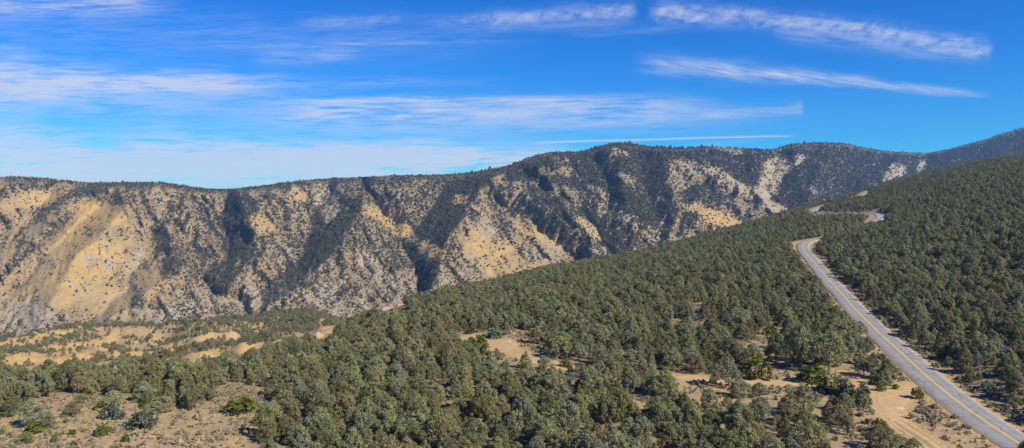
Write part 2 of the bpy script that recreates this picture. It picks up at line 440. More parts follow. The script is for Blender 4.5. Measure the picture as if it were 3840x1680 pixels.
vis_u, vis_v = img_uv(GX, GY, Z)
dens = density(GX, GY, Z)
dens = np.where(ROADD < 7.5, 0, dens); dens = np.where(DF > -2.0, 0, dens)
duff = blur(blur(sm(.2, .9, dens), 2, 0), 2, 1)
bare = lowm * (1 - .55 * sm(.15, .6, dens)) * sm(-.25, .15, fbm(GX / 70, GY / 70, 4, 61) + .12)
bare = np.maximum(bare, np.exp(-((DU - 395) / 11.) ** 2 - ((vis_v - 307) / 5.) ** 2) * (GY < 530) * .9)
V = np.stack([GX, GY, Z], -1).reshape(-1, 3)
nu = len(GU)
ii = (np.arange(ND - 1)[:, None] * nu + np.arange(nu - 1)[None, :]).ravel()
Q = np.stack([ii, ii + 1, ii + nu + 1, ii + nu], 1)
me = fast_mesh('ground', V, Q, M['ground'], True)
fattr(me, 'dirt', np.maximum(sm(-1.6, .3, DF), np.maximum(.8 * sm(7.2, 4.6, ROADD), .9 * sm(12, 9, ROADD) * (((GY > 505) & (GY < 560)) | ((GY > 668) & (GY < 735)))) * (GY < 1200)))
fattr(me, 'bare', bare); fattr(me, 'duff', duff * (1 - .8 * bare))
ground = tag(link('ground', me), 'dry tan ground under the woodland, falling away to the canyon', 'ground', kind='structure')

# --- road sheets
tang = np.gradient(RC, axis=0); tang /= np.linalg.norm(tang, axis=1)[:, None]
nrm = np.stack([tang[:, 1], -tang[:, 0]], 1)           # to the right when driving away
def ribbon(name, offs, lift, mat, jit=0, rows=slice(None), attr=None):
    R, N, H = RC[rows], nrm[rows], rz[rows]
    n, k = len(R), len(offs); V = []; A = []
    for i in range(n):
        for j, o in enumerate(offs):
            e = o
            if jit and j in (0, k - 1): e = o + (hash2(np.array([i]), np.array([j]), 5)[0] - .5) * jit
            x, y = R[i] + N[i] * e
            V.append((x, y, H[i] + lift - abs(o) * .015 - (.45 + RC[rows][i][1] / 900 if abs(o) > 4.1 else 0))); A.append(e)
    Q = [(i * k + j, i * k + j + 1, (i + 1) * k + j + 1, (i + 1) * k + j) for i in range(n - 1) for j in range(k - 1)]
    me = fast_mesh(name, V, Q, mat, True)
    if attr: fattr(me, 'across', A)
    return link(name, me)
road = tag(ribbon('road', [-4.7, -3.9, -2.6, -1.3, 0, 1.3, 2.6, 3.9, 4.7], .05, M['asphalt'], .5, attr=True), 'worn grey two-lane asphalt road winding up through the pine woodland', 'road', kind='structure')
tag(ribbon('road_marking', [-.19, .19], .064, M['paint']), 'solid yellow centre line along the grey road', 'road marking', kind='structure')

# --- dirt sheets
def dirt_sheet(name, xr, yr, label, step=.3):
    xs = np.arange(xr[0], xr[1], step); ys = np.arange(yr[0], yr[1], step)
    X, Y = np.meshgrid(xs, ys); f = dirt_field(X, Y)
    rd, _ = road_info(X, Y); rd = rd.reshape(X.shape)
    ok = (f > .35) & (rd > 4.3)
    zz = gz(X, Y) - .05 + .12 * sm(.3, 1.4, f)
    p = TR[2][0]; dd = dist_poly(X, Y, p[3:])
    zz = zz + .10 * sm(.7, .3, dd) - .10 * np.exp(-((dd - 1.0) / .25) ** 2) * (f > .8) + .10 * sm(1.3, 1.6, dd) * sm(2.4, 1.7, dd) * (f > .8) + fbm(X / .9, Y / .9, 2, 71) * .06
    cell = ok[:-1, :-1] & ok[1:, :-1] & ok[:-1, 1:] & ok[1:, 1:]
    idx = np.arange(X.size).reshape(X.shape)
    q = np.stack([idx[:-1, :-1][cell], idx[:-1, 1:][cell], idx[1:, 1:][cell], idx[1:, :-1][cell]], 1)
    used, inv = np.unique(q, return_inverse=True)
    V = np.stack([X, Y, zz], -1).reshape(-1, 3)[used]
    return tag(link(name, fast_mesh(name, V, inv.reshape(q.shape), M['dirt'], True)), label, 'dirt track', kind='structure')
def bounds(pl, m=6):
    a = np.array(pl); return (a[:, 0].min() - m, a[:, 0].max() + m), (a[:, 1].min() - m, a[:, 1].max() + m)
dirt_sheet('dirt_track', *bounds(TR[0][0] + TR[1][0] + TR[2][0] + TURN), 'sandy dirt track branching off the paved road into the pines')
dirt_sheet('sandy_path', *bounds(TR[3][0] + SAND), 'pale sandy path crossing the grassy clearing among the pines')

# ------------------------------------------------------------------ plant meshes
def tube(V, Fc, a, b, ra, rb, n=6):
    a, b = Vector(a), Vector(b); d = (b - a).normalized()
    p = d.orthogonal().normalized(); q = d.cross(p); k = len(V)
    for c, r in ((a, ra), (b, rb)):
        for i in range(n):
            w_ = 2 * math.pi * i / n; V.append(c + (p * math.cos(w_) + q * math.sin(w_)) * r)
    for i in range(n): Fc.append((k + i, k + (i + 1) % n, k + n + (i + 1) % n, k + n + i))

def leaf_cloud(cl, per, ls, lw, R, up=.25):
    """many small leaf quads in clumps; cl: list of (centre, radius)"""
    V = []
    for (c, r) in cl:
        n = max(4, int(per * (r / .5) ** 2))
        d = R.normal(size=(n, 3)); d /= np.linalg.norm(d, axis=1)[:, None]
        rad = r * R.uniform(.35, 1.05, n) ** .6
        p = np.array(c) + d * rad[:, None] * np.array([1, 1, .8])
        nn = d + R.normal(size=(n, 3)) * .5 + np.array([0, 0, up]); nn /= np.linalg.norm(nn, axis=1)[:, None]
        o = np.cross(nn, R.normal(size=(n, 3))); o /= np.linalg.norm(o, axis=1)[:, None]
        ax = np.cross(nn, o)
        L = ls * R.uniform(.7, 1.3, n)[:, None]; W = lw * R.uniform(.7, 1.3, n)[:, None]
        V.append(np.stack([p - o * W, p - o * W * .3 + ax * L * .2 + o * W * 1.3, p + ax * L + o * W * .4, p + ax * L - o * W * .6], 1))
    V = np.concatenate(V).reshape(-1, 3)
    return V, np.arange(len(V)).reshape(-1, 4)

def pine(seed, H=5.0, Rm=2.3, conic=.5, ncl=72, bare_low=.12, open_=0.0, lean=0.0):
    R = np.random.default_rng(seed); cl = []; limbs = []
    lob = [(R.uniform(0, 6.28), R.uniform(.7, 1.25)) for _ in range(5)]
    while len(cl) < ncl:
        t = R.uniform(0, 1) ** .85
        prof_ = (1 - t ** (1.1 + 2.2 * (1 - conic))) ** (.75) * min(1, .55 + 2.2 * t)
        a = R.uniform(0, 6.283)
        m_ = 1 + .22 * sum(math.cos(a - la) * s for la, s in lob) / 2.2 + .16 * math.sin(3 * a + 5 * t + seed)
        rr = Rm * prof_ * m_ * R.uniform(.45, 1.0) ** .5
        if R.uniform() < open_ * (1 - t) * 1.4 and math.sin(a * 2 + seed) > 0: continue
        z = H * (bare_low + (1 - bare_low) * t * .95)
        c = (rr * math.cos(a) + lean * z * .3, rr * math.sin(a), z)
        r = R.uniform(.34, .62) * (1.0 if t < .8 else .8)
        cl.append((c, r)); limbs.append(c)
    V, Fc = leaf_cloud(cl, 66, .19, .070, R)
    tv, tf = [], []
    top = (lean * H * .25, 0, H * .82)
    pr = (0, 0, -.4)
    for k in range(1, 5):
        q = (top[0] * k / 4 + R.normal() * .06, R.normal() * .08, top[2] * k / 4)
        tube(tv, tf, pr, q, .17 * (1 - (k - 1) / 4.6), .17 * (1 - k / 4.6)); pr = q
    for c in limbs[::2]:
        h = max(.25, c[2] * R.uniform(.45, .8)); s = (lean * h * .3, 0, h)
        mid = ((s[0] + c[0]) / 2 + R.normal() * .1, (s[1] + c[1]) / 2 + R.normal() * .1, (s[2] + c[2]) / 2 - .08)
        tube(tv, tf, s, mid, .065, .045, 4); tube(tv, tf, mid, c, .045, .018, 4)
    return (V, Fc), (tv, tf)

PINES = []     # (form, crown mesh, trunk mesh)
SPEC = [('rounded', dict(conic=.25)), ('broad', dict(conic=.2, Rm=2.7, ncl=86)), ('conical', dict(conic=.8, Rm=2.0)), ('open-crowned', dict(conic=.2, Rm=2.6, open_=.75, bare_low=.22, ncl=62)),
        ('leaning', dict(conic=.4, lean=.55)), ('dome-shaped', dict(conic=.1, Rm=2.4, ncl=80, bare_low=.06)), ('narrow', dict(conic=.7, Rm=1.65, ncl=60)), ('ragged', dict(conic=.35, Rm=2.35, open_=.5, ncl=64)),
        ('loose', dict(conic=.3, Rm=2.5, open_=.35, bare_low=.2, ncl=66)), ('pointed', dict(conic=.95, Rm=2.15, ncl=70))]
for k, (nm, kw) in enumerate(SPEC):
    (cv, cf), (tv, tf) = pine(100 + k, **kw)
    cm = fast_mesh('crown', cv, cf, M['pine'])
    tm = bpy.data.meshes.new('trunk'); tm.from_pydata(tv, [], tf); tm.materials.append(M['bark'])
    PINES.append((nm, cm, tm))

def bush_mesh(seed, mat, H=1.0, W=1.0, ncl=46, per=55, ls=.10, lw=.045, flat=1.0, rmin=.13, rmax=.24):
    R = np.random.default_rng(seed); cl = []
    for _ in range(ncl):
        a = R.uniform(0, 6.283); t = R.uniform(0, 1)
        rr = math.sqrt(max(0, 1 - (t * .9) ** 2)) * R.uniform(.3, 1) ** .5 * (.82 + .25 * math.sin(2 * a + seed) * R.uniform(.4, 1))
        cl.append(((rr * .5 * W * math.cos(a), rr * .5 * W * math.sin(a), H * (.1 + .78 * t) * R.uniform(.85, 1.05)), R.uniform(rmin, rmax) * .55))
    V, Fc = leaf_cloud([(c, r) for c, r in cl], per * 6, ls, lw, R)
    return fast_mesh('foliage', V, Fc, mat)
def stems_mesh(seed):
    R = np.random.default_rng(seed); tv, tf = [], []
    for k in range(9):
        a = R.uniform(0, 6.28); r = R.uniform(.12, .4)
        tube(tv, tf, (0, 0, -.1), (r * math.cos(a), r * math.sin(a), R.uniform(.4, .75)), .022, .008, 4)
    me = bpy.data.meshes.new('stems'); me.from_pydata(tv, [], tf); me.materials.append(M['bark']); return me
GREEN = [bush_mesh(300 + k, M['green']) for k in range(4)]
GREYB = [bush_mesh(320 + k, M['greybush']) for k in range(3)]
DOME = [bush_mesh(330 + k, M['pine'], ncl=60) for k in range(2)]
STEMS = [stems_mesh(340 + k) for k in range(3)]
SAGE = [bush_mesh(360 + k, M['sage'], ncl=14, per=22, ls=.22, lw=.07, rmin=.2, rmax=.36) for k in range(5)]
MTN = []
for k in range(6):
    R = np.random.default_rng(400 + k); cl = []
    tall = k >= 4
    for _ in range(9 if not tall else 11):
        a = R.uniform(0, 6.283); t = R.uniform(0, 1)
        rr = R.uniform(.1, .32) * (1 if not tall else (1.05 - t) * .9)
        cl.append(((rr * math.cos(a), rr * math.sin(a), .12 + .65 * t), .2 if not tall else .15))
    V_, F_ = leaf_cloud(cl, 46, .26, .11, R)
    MTN.append(fast_mesh('mountain_shrub', V_, F_, M['mtn']))

# ------------------------------------------------------------------ placing: what has to stay in view
KEEP = np.zeros((448, 1024), bool)
def splat(x, y, z):
    u, v = img_uv(x, y, z); u = np.round(u).astype(int); v = np.round(v).astype(int)
    ok = (u >= 0) & (u < 1024) & (v >= 0) & (v < 448); KEEP[v[ok], u[ok]] = True
seen = np.ones(len(RC), bool)
s_along = np.arange(len(RC))
du = 512 + F * RC[:, 0] / RC[:, 1]
hid = (RC[:, 1] > 556) & (RC[:, 1] < 668) | (RC[:, 1] > 885) & (RC[:, 1] < 1062) | (RC[:, 1] > 1085)
for o in np.arange(-3.9, 4, .4):
    q = RC + nrm * o; k = ~hid; splat(q[k, 0], q[k, 1], rz[k])
dm = (DF > .8) & (GY < 420)
splat(GX[dm], GY[dm], Z[dm])
_vv, _uu = np.mgrid[0:448, 0:1024]
for c_ in (CLEAR[1], CLEAR[3], CLEAR[4], CLEAR[5]):
    KEEP |= in_poly(_uu, _vv, c_)

TREES = []      # x, y, sx, sz, rot, variant, hand label or None
HAND = np.zeros((0, 3))
def hand(u, v, hpx, wpx, var, label):
    global HAND
    x, y = pix(u, v); s = y / F
    TREES.append([x, y, wpx * s / (2 * [2.2,2.5,1.9,2.4,2.3,2.3,1.6,2.3,2.4,2.0][var]), hpx * s / 5.0, random.uniform(0, 6.28), var, label])
    HAND = np.vstack([HAND, [[x, y, wpx * s * .5]]])
def h3(x, y, h, w_, var, label): hand(*z3(x, y), h / 7.286, w_ / 7.286, var, label)
def h2(x, y, h, w_, var, label): hand(*z2(x, y), h / 7.286, w_ / 7.286, var, label)
def h1(x, y, h, w_, var, label): hand(*z1(x, y), h / 7.286, w_ / 7.286, var, label)
h3(1290,320,118,100,0,'round grey-green pine alone on the outer edge of the straight road')
h3(1495,590,118,95,5,'compact pine nearest the road shoulder above the dirt turnout')
h3(1478,672,122,105,2,'bushy conical pine beside the turnout, with a small bright shrub below')
h3(1392,665,95,70,6,'thin pine pressed against the conical pine by the turnout')
h3(1318,602,125,105,0,'tall rounded pine between the dirt track and the road shoulder')
h3(1290,520,115,80,2,'conical pine at the head of the strip between track and road')
h3(1385,545,115,60,6,'narrow pine in the strip between dirt track and road')
h3(1340,430,120,150,1,'broad pine just below the road where the shade crosses it')
h3(1070,565,290,290,3,'large open pine with a dark trunk and bare lower limbs above the track')
h3(860,560,330,210,0,'tallest rounded pine left standing behind the dirt track junction')
h3(680,500,230,170,2,'tall pyramid-shaped pine above the green thicket by the track')
h3(1120,330,150,200,1,'broad bluish pine behind the large open pine')
h3(1170,960,170,150,2,'conical pine below the dark round juniper at the turnout')
h3(1200,1030,150,120,7,'ragged pine on the lower edge of the sandy turnout')
h3(885,900,230,230,3,'open pine with bare branches showing in the grassy gap')
h3(755,960,210,170,2,'dense pine left of the bare-branched open pine')
h3(420,765,150,150,5,'low dense pine in the grass beside the dirt track')
h3(560,760,110,120,8,'thin-leaved pine with a dark leaning trunk in the grass by the track')
h3(590,890,130,120,0,'small round pine with bare twigs below the grassy strip')
h3(360,690,190,130,3,'slender open pine with several trunks where the track leaves the clearing')
h3(240,680,170,130,3,'open pine with pale trunks at the end of the dirt track')
h3(1440,1140,190,230,1,'broad open pine below the turnout at the foot of the slope')
h3(1685,1150,100,110,0,'small pine beside the wheel ruts of the track')
h3(940,1130,210,230,8,'large loose pine on the bank below the turnout pines')
h3(2055,530,130,95,2,'pale conical pine alone on the upper side of the road')
h3(1770,405,130,120,0,'rounded pine on the sage bank above the road')
h3(1640,320,110,110,0,'small rounded pine on the upper road bank before the shaded stretch')
h3(1680,345,80,50,6,'slim young pine on the upper road bank')
h3(2380,690,165,140,0,'rounded pine in the shade above the road near the dead tree')
h1(830,845,140,150,0,'round bluish pine alone in the sagebrush clearing')
h1(592,805,80,92,5,'small blue-green pine in the sagebrush clearing near the wood')
h1(530,895,110,125,7,'ragged thin pine in the sagebrush clearing')
h1(70,900,130,130,2,'pale conical pine at the edge of the sagebrush clearing')
h1(225,970,200,170,1,'tall broad pine standing in a clump in the sagebrush clearing')
h1(355,985,125,85,2,'slim conical pine on the side of the clump in the sagebrush clearing')
h1(185,1090,85,112,5,'low round pine below the clump in the sagebrush clearing')
h1(410,1082,75,66,5,'small dense blue pine low in the sagebrush clearing')
h1(480,945,38,42,5,'tiny round pine alone in the middle of the sagebrush clearing')
h1(530,1120,45,56,5,'small pine low in the sagebrush clearing beside green shrubs')
h1(15,1030,48,50,5,'small pine sapling at the border of the sagebrush clearing')
h1(355,1040,52,44,5,'pine sapling just below the clump in the clearing')
h1(610,1012,30,46,5,'tiny grey pine sapling near the green shrubs in the clearing')
h1(1400,850,170,150,7,'ragged pine at the tip of the wood entering the sagebrush clearing')
h1(1180,865,120,190,1,'broad pine above the large grey-green shrub in the clearing')
h1(1480,780,100,150,5,'low spreading pine on the upper rim of the sagebrush clearing')
h2(1205,305,100,75,2,'bluish conical pine at the upper rim of the sandy clearing')
h2(1430,365,130,120,2,'pine with a clear trunk at the far rim of the sandy clearing')
h2(1590,465,160,190,1,'broad dense pine casting shade on the sandy clearing')
h2(1345,545,125,90,9,'pointed pine standing in front of the sandy clearing')
h2(1480,560,100,120,0,'round pine in front of the sandy path')
h2(1130,480,80,90,9,'pointed pine at the lower rim of the sandy clearing')
NH = len(TREES)

BUSHES = []   # x,y,w,h,kind,label
def bush(f, x, y, h, w_, kind, label):
    global HAND
    u, v = f(x, y); X, Y = pix(u, v); s = Y / F / 7.286
    BUSHES.append((X, Y, w_ * s * 1.08, h * s * 1.25, kind, label)); HAND = np.vstack([HAND, [[X, Y, w_ * s * .5]]])
bush(z1,1750,868,100,270,'green','large bright green shrub alone in the sagebrush clearing')
bush(z1,250,1015,70,150,'green','wide green shrub at the foot of the pine clump in the clearing')
bush(z1,525,1033,38,60,'green','small round green shrub in the sagebrush clearing')
bush(z1,740,1033,58,120,'green','medium green shrub low in the sagebrush clearing')
bush(z1,812,1024,40,55,'green','small green shrub touching the side of the medium one')
bush(z1,915,1083,45,62,'green','small green shrub lowest in the sagebrush clearing')
bush(z1,735,850,60,85,'green','green shrub at the foot of the round bluish pine')
bush(z1,1050,838,70,80,'green','dark green shrub beside the broad pine at the wood edge')
bush(z1,1440,690,75,80,'green','green shrub at the wood edge above the sagebrush clearing')
bush(z1,640,758,50,80,'green','dull green shrub under the wood edge')
bush(z1,1830,670,60,70,'green','bright green shrub in a gap of the wood above the clearing')
bush(z1,810,915,85,160,'greyb','grey-green shrub below the round bluish pine')
bush(z1,1040,982,98,250,'greyb','largest grey-green shrub in the sagebrush clearing')
bush(z1,1490,775,70,140,'greyb','grey-green shrub on the upper rim of the sagebrush clearing')
bush(z3,945,650,110,225,'green','low wide green shrub on the far side of the dirt track')
bush(z3,1115,722,122,250,'dome','dark green dome-shaped shrub between the two dirt tracks')
bush(z3,1200,770,110,150,'greyb','grey-green shrub joined to the side of the dark dome')
bush(z3,530,615,130,220,'green','tall green thicket above the dirt track')
bush(z3,1440,714,62,78,'green','bright green shrub below the conical pine at the turnout')
bush(z3,1550,702,36,50,'green','small bright green shrub on the turnout edge')
bush(z3,1706,768,76,100,'green','bright green shrub alone between the turnout and the road')
bush(z3,1316,835,150,135,'dome','dark round juniper on the edge of the sandy turnout')
bush(z3,1440,1032,105,115,'green','dark olive shrub beside the lower turnout')
bush(z3,810,232,75,130,'green','dark green shrub in the wood above the small grassy gap')
bush(z3,1040,150,75,130,'green','green shrub in the wood beside the straight road')
bush(z3,910,925,48,70,'green','olive shrub between two pines below the grassy strip')
bush(z3,490,930,70,120,'green','olive green shrub among the pines below the grassy strip')
bush(z3,1290,898,25,38,'green','tiny green shrub on the sandy ground by the turnout')
bush(z3,1347,940,24,36,'green','tiny green shrub lower on the sandy ground by the turnout')
bush(z3,678,778,28,32,'green','tiny green shrub in the grass beside the dirt track')
bush(z3,1925,165,105,135,'green','dark green bush in the wood above the road')
bush(z3,640,300,70,90,'green','green shrub at the small grassy gap in the wood')
bush(z2,985,395,80,190,'green','wide yellow-green shrub at the near end of the sandy clearing')
bush(z2,1055,465,85,70,'green','narrow green shrub on the lower rim of the sandy clearing')
bush(z2,1120,322,62,145,'greyb','grey-green shrub at the upper rim of the sandy clearing')
bush(z2,2330,470,60,140,'green','yellow-green shrub in the wood left of the grassy opening')
bush(z2,2090,510,50,90,'green','dull green shrub among the pines near the grassy opening')
bush(z3,1130,960,60,70,'green','olive shrub behind the pines below the turnout')

# candidates: jittered cells
def jitter(x0, x1, y0, y1, s, R):
    xs = np.arange(x0, x1, s); ys = np.arange(y0, y1, s)
    X, Y = np.meshgrid(xs, ys); X = X + (np.arange(len(ys)) % 2 * .5 * s)[:, None]
    return (X + R.uniform(-.42, .42, X.shape) * s).ravel(), (Y + R.uniform(-.42, .42, Y.shape) * s).ravel()
cx, cy = jitter(-1000, 1500, 100, 1420, 3.4, rng)
u = 512 + F * cx / cy
dmax = np.interp(u, [-300, 341, 376, 400, 427, 497, 548, 612, 700, 770, 815, 863, 920, 1024, 1350], [930, 930, 560, 560, 590, 660, 720, 800, 940, 1060, 1110, 1260, 1360, 1420, 1420])
k = (u > -120) & (u < 1144) & (cy < dmax); cx, cy, u = cx[k], cy[k], u[k]
cz = gz(cx, cy)
dn = density(cx, cy, cz)
rd, _ = road_info(cx, cy)
side = np.ones(len(cx))
k = rng.uniform(size=len(cx)) < dn
_, rk = road_info(cx, cy); bend = (RC[rk, 1] > 562) & (RC[rk, 1] < 672)
k &= rd > np.where((cy > 515) & (cy < 558) | (cy > 672) & (cy < 730), 11.0, np.where(bend, 5.0, 7.0 + rng.uniform(0, 2.5, len(cx))))
k &= ~((cy > 660) & (cy < 880) & (rd < 48) & (u > 812) & (u < 880) & (RC[rk, 1] > cy) & (RC[rk, 1] < 885) & (RC[rk, 1] > 690))
dfk = np.full(len(cx), -9.0); nn = (cy < 420) & (u > 380); dfk[nn] = dirt_field(cx[nn], cy[nn]); k &= dfk < -2.2
for hx, hy, hr in HAND: k &= np.hypot(cx - hx, cy - hy) > hr * .55 + 1.5
cx, cy, cz, u = cx[k], cy[k], cz[k], u[k]
n = len(cx)
lown = (cy > np.interp(u, GU, dedge)) & (u < 352)
szh = np.exp(rng.normal(-.08, .36, n)) * np.where(lown, .62, .86 + .2 * ((np.hypot(cx - (830-512)/F*575, cy - 575) < 40))) * (1 - .10 * sm(300, 800, cy))
szh = np.clip(szh, .35, 1.28)
sx = szh * rng.uniform(.85, 1.15, n) * .86
# keep the road and the bare sand in sight
vb = VH + F * (CZ - cz) / cy; hp = 5 * szh * F / cy; wp = 4.4 * sx * F / cy
cov = np.zeros(n); cnt = 0
for fy in (.12, .35, .6, .85):
    for fx in (-.36, -.12, .12, .36):
        uu = np.round(u + fx * wp).astype(int); vv = np.round(vb - fy * hp).astype(int)
        ok = (uu >= 0) & (uu < 1024) & (vv >= 0) & (vv < 448)
        cov += np.where(ok, KEEP[np.clip(vv, 0, 447), np.clip(uu, 0, 1023)], 0); cnt += 1
cov2 = np.zeros(n); SOFT = in_poly(_uu, _vv, CLEAR[2]) | in_poly(_uu, _vv, CLEAR[0])
for fy in (.15, .4, .65, .9):
    for fx in (-.3, 0, .3):
        uu = np.clip(np.round(u + fx * wp), 0, 1023).astype(int); vv = np.clip(np.round(vb - fy * hp), 0, 447).astype(int)
        cov2 += SOFT[vv, uu]
k = (cov / cnt < np.where(cy > 540, .02, .07)) & (cov2 / 12 < .35)
for q in ('cx', 'cy', 'cz', 'u', 'szh', 'sx', 'vb', 'hp', 'wp'): globals()[q] = globals()[q][k]
n = len(cx); var = rng.choice(10, n, p=[.14, .12, .12, .10, .08, .12, .06, .10, .10, .06])
infr = (u > 2) & (u < 1022) & (vb - hp * .8 < 447) & (vb - hp > 0)
score = np.where(infr, hp * (1 + .2 * rng.uniform(size=n)), -1) * np.where(vb < 452, 1, .6)
order = np.argsort(-score)
NI = 300 - NH
indiv = order[:NI]

ZONE = [(lambda u, v, x, y: road_info(np.array([x]), np.array([y]))[0][0] < 26 and u > 880, 'on the bank above the paved road'),
        (lambda u, v, x, y: u > 905 and v < 440, 'on the slope above the paved road'),
        (lambda u, v, x, y: u > 770, 'on the slope below the dirt turnout'),
        (lambda u, v, x, y: u > 640, 'in the wood below the grassy opening'),
        (lambda u, v, x, y: u > 440, 'in the dense wood below the sandy clearing'),
        (lambda u, v, x, y: u > 235, 'in the dense wood edging the sagebrush clearing'),
        (lambda u, v, x, y: True, 'in the wood behind the sagebrush clearing')]
for i in indiv:
    zn = next(s for f, s in ZONE if f(u[i], vb[i], cx[i], cy[i]))
    sz_ = 'tall ' if szh[i] > 1.32 else 'small ' if szh[i] < .82 else ''
    lab = f'{sz_}{SPEC[var[i]][0]} grey-green pinyon pine {zn}'
    TREES.append([cx[i], cy[i], sx[i], szh[i], rng.uniform(0, 6.28), var[i], lab])

def add_thing(name, loc, rot, scale, parts, label, cat, group):
    e = bpy.data.objects.new(name, None); C.objects.link(e)
    e.location = loc; e.rotation_euler = (0, 0, rot); e.scale = scale; e.empty_display_size = .5
    tag(e, label, cat, group)
    for pn, pm in parts:
        o = bpy.data.objects.new(pn, pm); C.objects.link(o); o.parent = e
    return e
hand_zone = 'pines standing apart at the clearings and the road'
first = {}
for k, (x, y, a, b, r, vr, lab) in enumerate(TREES):
    z = float(gz(np.array([x]), np.array([y]))[0]) - .08
    nm, cm, tm = PINES[vr]
    e = add_thing('pinyon_pine', (x, y, z), r, (a, a, b), [('crown', cm), ('trunk', tm)], lab, 'pine tree', hand_zone if k < NH else 'pines: ' + lab)
    first.setdefault(int(vr), e)
for vr in range(10): assert vr in first, vr

bc = {'green': GREEN, 'greyb': GREYB, 'dome': DOME}
bn = {'green': 'green_shrub', 'greyb': 'grey_shrub', 'dome': 'dark_shrub'}
GRN = None
for k, (x, y, w_, h, kd, lab) in enumerate(BUSHES):
    z = float(gz(np.array([x]), np.array([y]))[0]) - .05
    e = add_thing(bn[kd], (x, y, z), random.uniform(0, 6.28), (w_, w_ * random.uniform(.8, 1), h), [('foliage', bc[kd][k % len(bc[kd])]), ('stems', STEMS[k % 3])], lab, 'shrub', 'shrubs of the clearings and the wood')
    if kd == 'green' and GRN is None: GRN = e

# ------------------------------------------------------------------ scattering as one object
def scatter(name, pts, rot, scl, vid, sources, label, cat, kind='stuff'):
    me = bpy.data.meshes.new(name)
    pts = np.asarray(pts, np.float32)
    me.vertices.add(len(pts)); me.vertices.foreach_set('co', pts.ravel())
    fattr(me, 'rotz', rot)
    a = me.attributes.new('scl', 'FLOAT_VECTOR', 'POINT'); a.data.foreach_set('vector', np.asarray(scl, np.float32).ravel())
    a = me.attributes.new('vid', 'INT', 'POINT'); a.data.foreach_set('value', np.asarray(vid, np.int32))
    o = link(name, me); tag(o, label, cat, kind=kind)
    ng = bpy.data.node_groups.new(name, 'GeometryNodeTree')
    ng.interface.new_socket('Geometry', in_out='INPUT', socket_type='NodeSocketGeometry')
    ng.interface.new_socket('Geometry', in_out='OUTPUT', socket_type='NodeSocketGeometry')
    N, L = ng.nodes, ng.links
    gi, go = N.new('NodeGroupInput'), N.new('NodeGroupOutput')
    jn = N.new('GeometryNodeJoinGeometry')
    for src in sources:
        jj = N.new('GeometryNodeJoinGeometry')
        for so in src:
            oi = N.new('GeometryNodeObjectInfo'); oi.transform_space = 'ORIGINAL'; oi.inputs[0].default_value = so
            L.new(oi.outputs['Geometry'], jj.inputs[0])
        gt = N.new('GeometryNodeGeometryToInstance'); L.new(jj.outputs[0], gt.inputs[0]); L.new(gt.outputs[0], jn.inputs[0])
    def na(nm, dt):
        x = N.new('GeometryNodeInputNamedAttribute'); x.data_type = dt; x.inputs[0].default_value = nm; return x.outputs[0]
    ip = N.new('GeometryNodeInstanceOnPoints')
    L.new(gi.outputs[0], ip.inputs['Points']); L.new(jn.outputs[0], ip.inputs['Instance'])
    ip.inputs['Pick Instance'].default_value = True
    L.new(na('vid', 'INT'), ip.inputs['Instance Index'])
    cxyz = N.new('ShaderNodeCombineXYZ'); L.new(na('rotz', 'FLOAT'), cxyz.inputs[2])
    er = N.new('FunctionNodeEulerToRotation'); L.new(cxyz.outputs[0], er.inputs[0]); L.new(er.outputs[0], ip.inputs['Rotation'])
    L.new(na('scl', 'FLOAT_VECTOR'), ip.inputs['Scale'])
    L.new(ip.outputs[0], go.inputs[0])
    md = o.modifiers.new('scatter', 'NODES'); md.node_group = ng
    return o

rest = order[NI:]
scatter('woodland', np.stack([cx, cy, cz - .08], 1)[rest], rng.uniform(0, 6.28, len(rest)), np.stack([sx, sx, szh], 1)[rest], var[rest],
        [list(first[v].children) for v in range(10)], 'grey-green pinyon woodland covering the slope up to the canyon rim', 'woodland')
# low green understorey shrubs scattered in the wood
gx, gy = jitter(-400, 700, 100, 900, 9, rng)
gu = 512 + F * gx / gy; gzz = gz(gx, gy)
k = (gu > -80) & (gu < 1100) & (density(gx, gy, gzz) > .5) & (rng.uniform(size=len(gx)) < .45) & (road_info(gx, gy)[0] > 7)
gdm = np.interp(gu, [-300, 341, 376, 427, 548, 700, 815, 1024], [930, 930, 560, 590, 700, 900, 1000, 1200]); k &= gy < gdm
gx, gy, gzz = gx[k], gy[k], gzz[k]; gw = rng.uniform(1.6, 3.6, len(gx))
scatter('undergrowth', np.stack([gx, gy, gzz - .05], 1), rng.uniform(0, 6.28, len(gx)), np.stack([gw, gw, gw * rng.uniform(.55, .95, len(gx))], 1), np.zeros(len(gx)),
        [list(GRN.children)], 'yellow-green undergrowth showing between the pines', 'undergrowth')

# ------------------------------------------------------------------ sagebrush and dry grass in the openings
sx_, sy_ = jitter(-260, 260, 95, 420, .95, rng)
su = 512 + F * sx_ / sy_; szz = gz(sx_, sy_); sv = VH + F * (CZ - szz) / sy_
op = 1 - sm(.1, .6, density(sx_, sy_, szz))
srd = road_info(sx_, sy_)[0]
op = np.maximum(op, sm(13, 9, srd)) * (srd > 5.2)
nn = su > 380; sdf = np.full(len(sx_), -9.0); sdf[nn] = dirt_field(sx_[nn], sy_[nn])
op *= (sdf < -.6)
clump = sm(-.1, .12, fbm(sx_ / 5, sy_ / 5, 3, 91))
k = (su > -60) & (su < 1090) & (rng.uniform(size=len(su)) < op * (.22 + .6 * clump)) & (sy_ < 420)
k &= ~((su < 345) & (sy_ > np.interp(su, GU, dedge)))
for hx, hy, hr in HAND: k &= np.hypot(sx_ - hx, sy_ - hy) > hr * .6
sx_, sy_, szz, su, sv = sx_[k], sy_[k], szz[k], su[k], sv[k]
sw = np.exp(rng.normal(-.05, .32, len(sx_))) * .78
sh = sw * rng.uniform(.55, .9, len(sx_)); sr = rng.uniform(0, 6.28, len(sx_)); svr = rng.integers(0, 5, len(sx_))
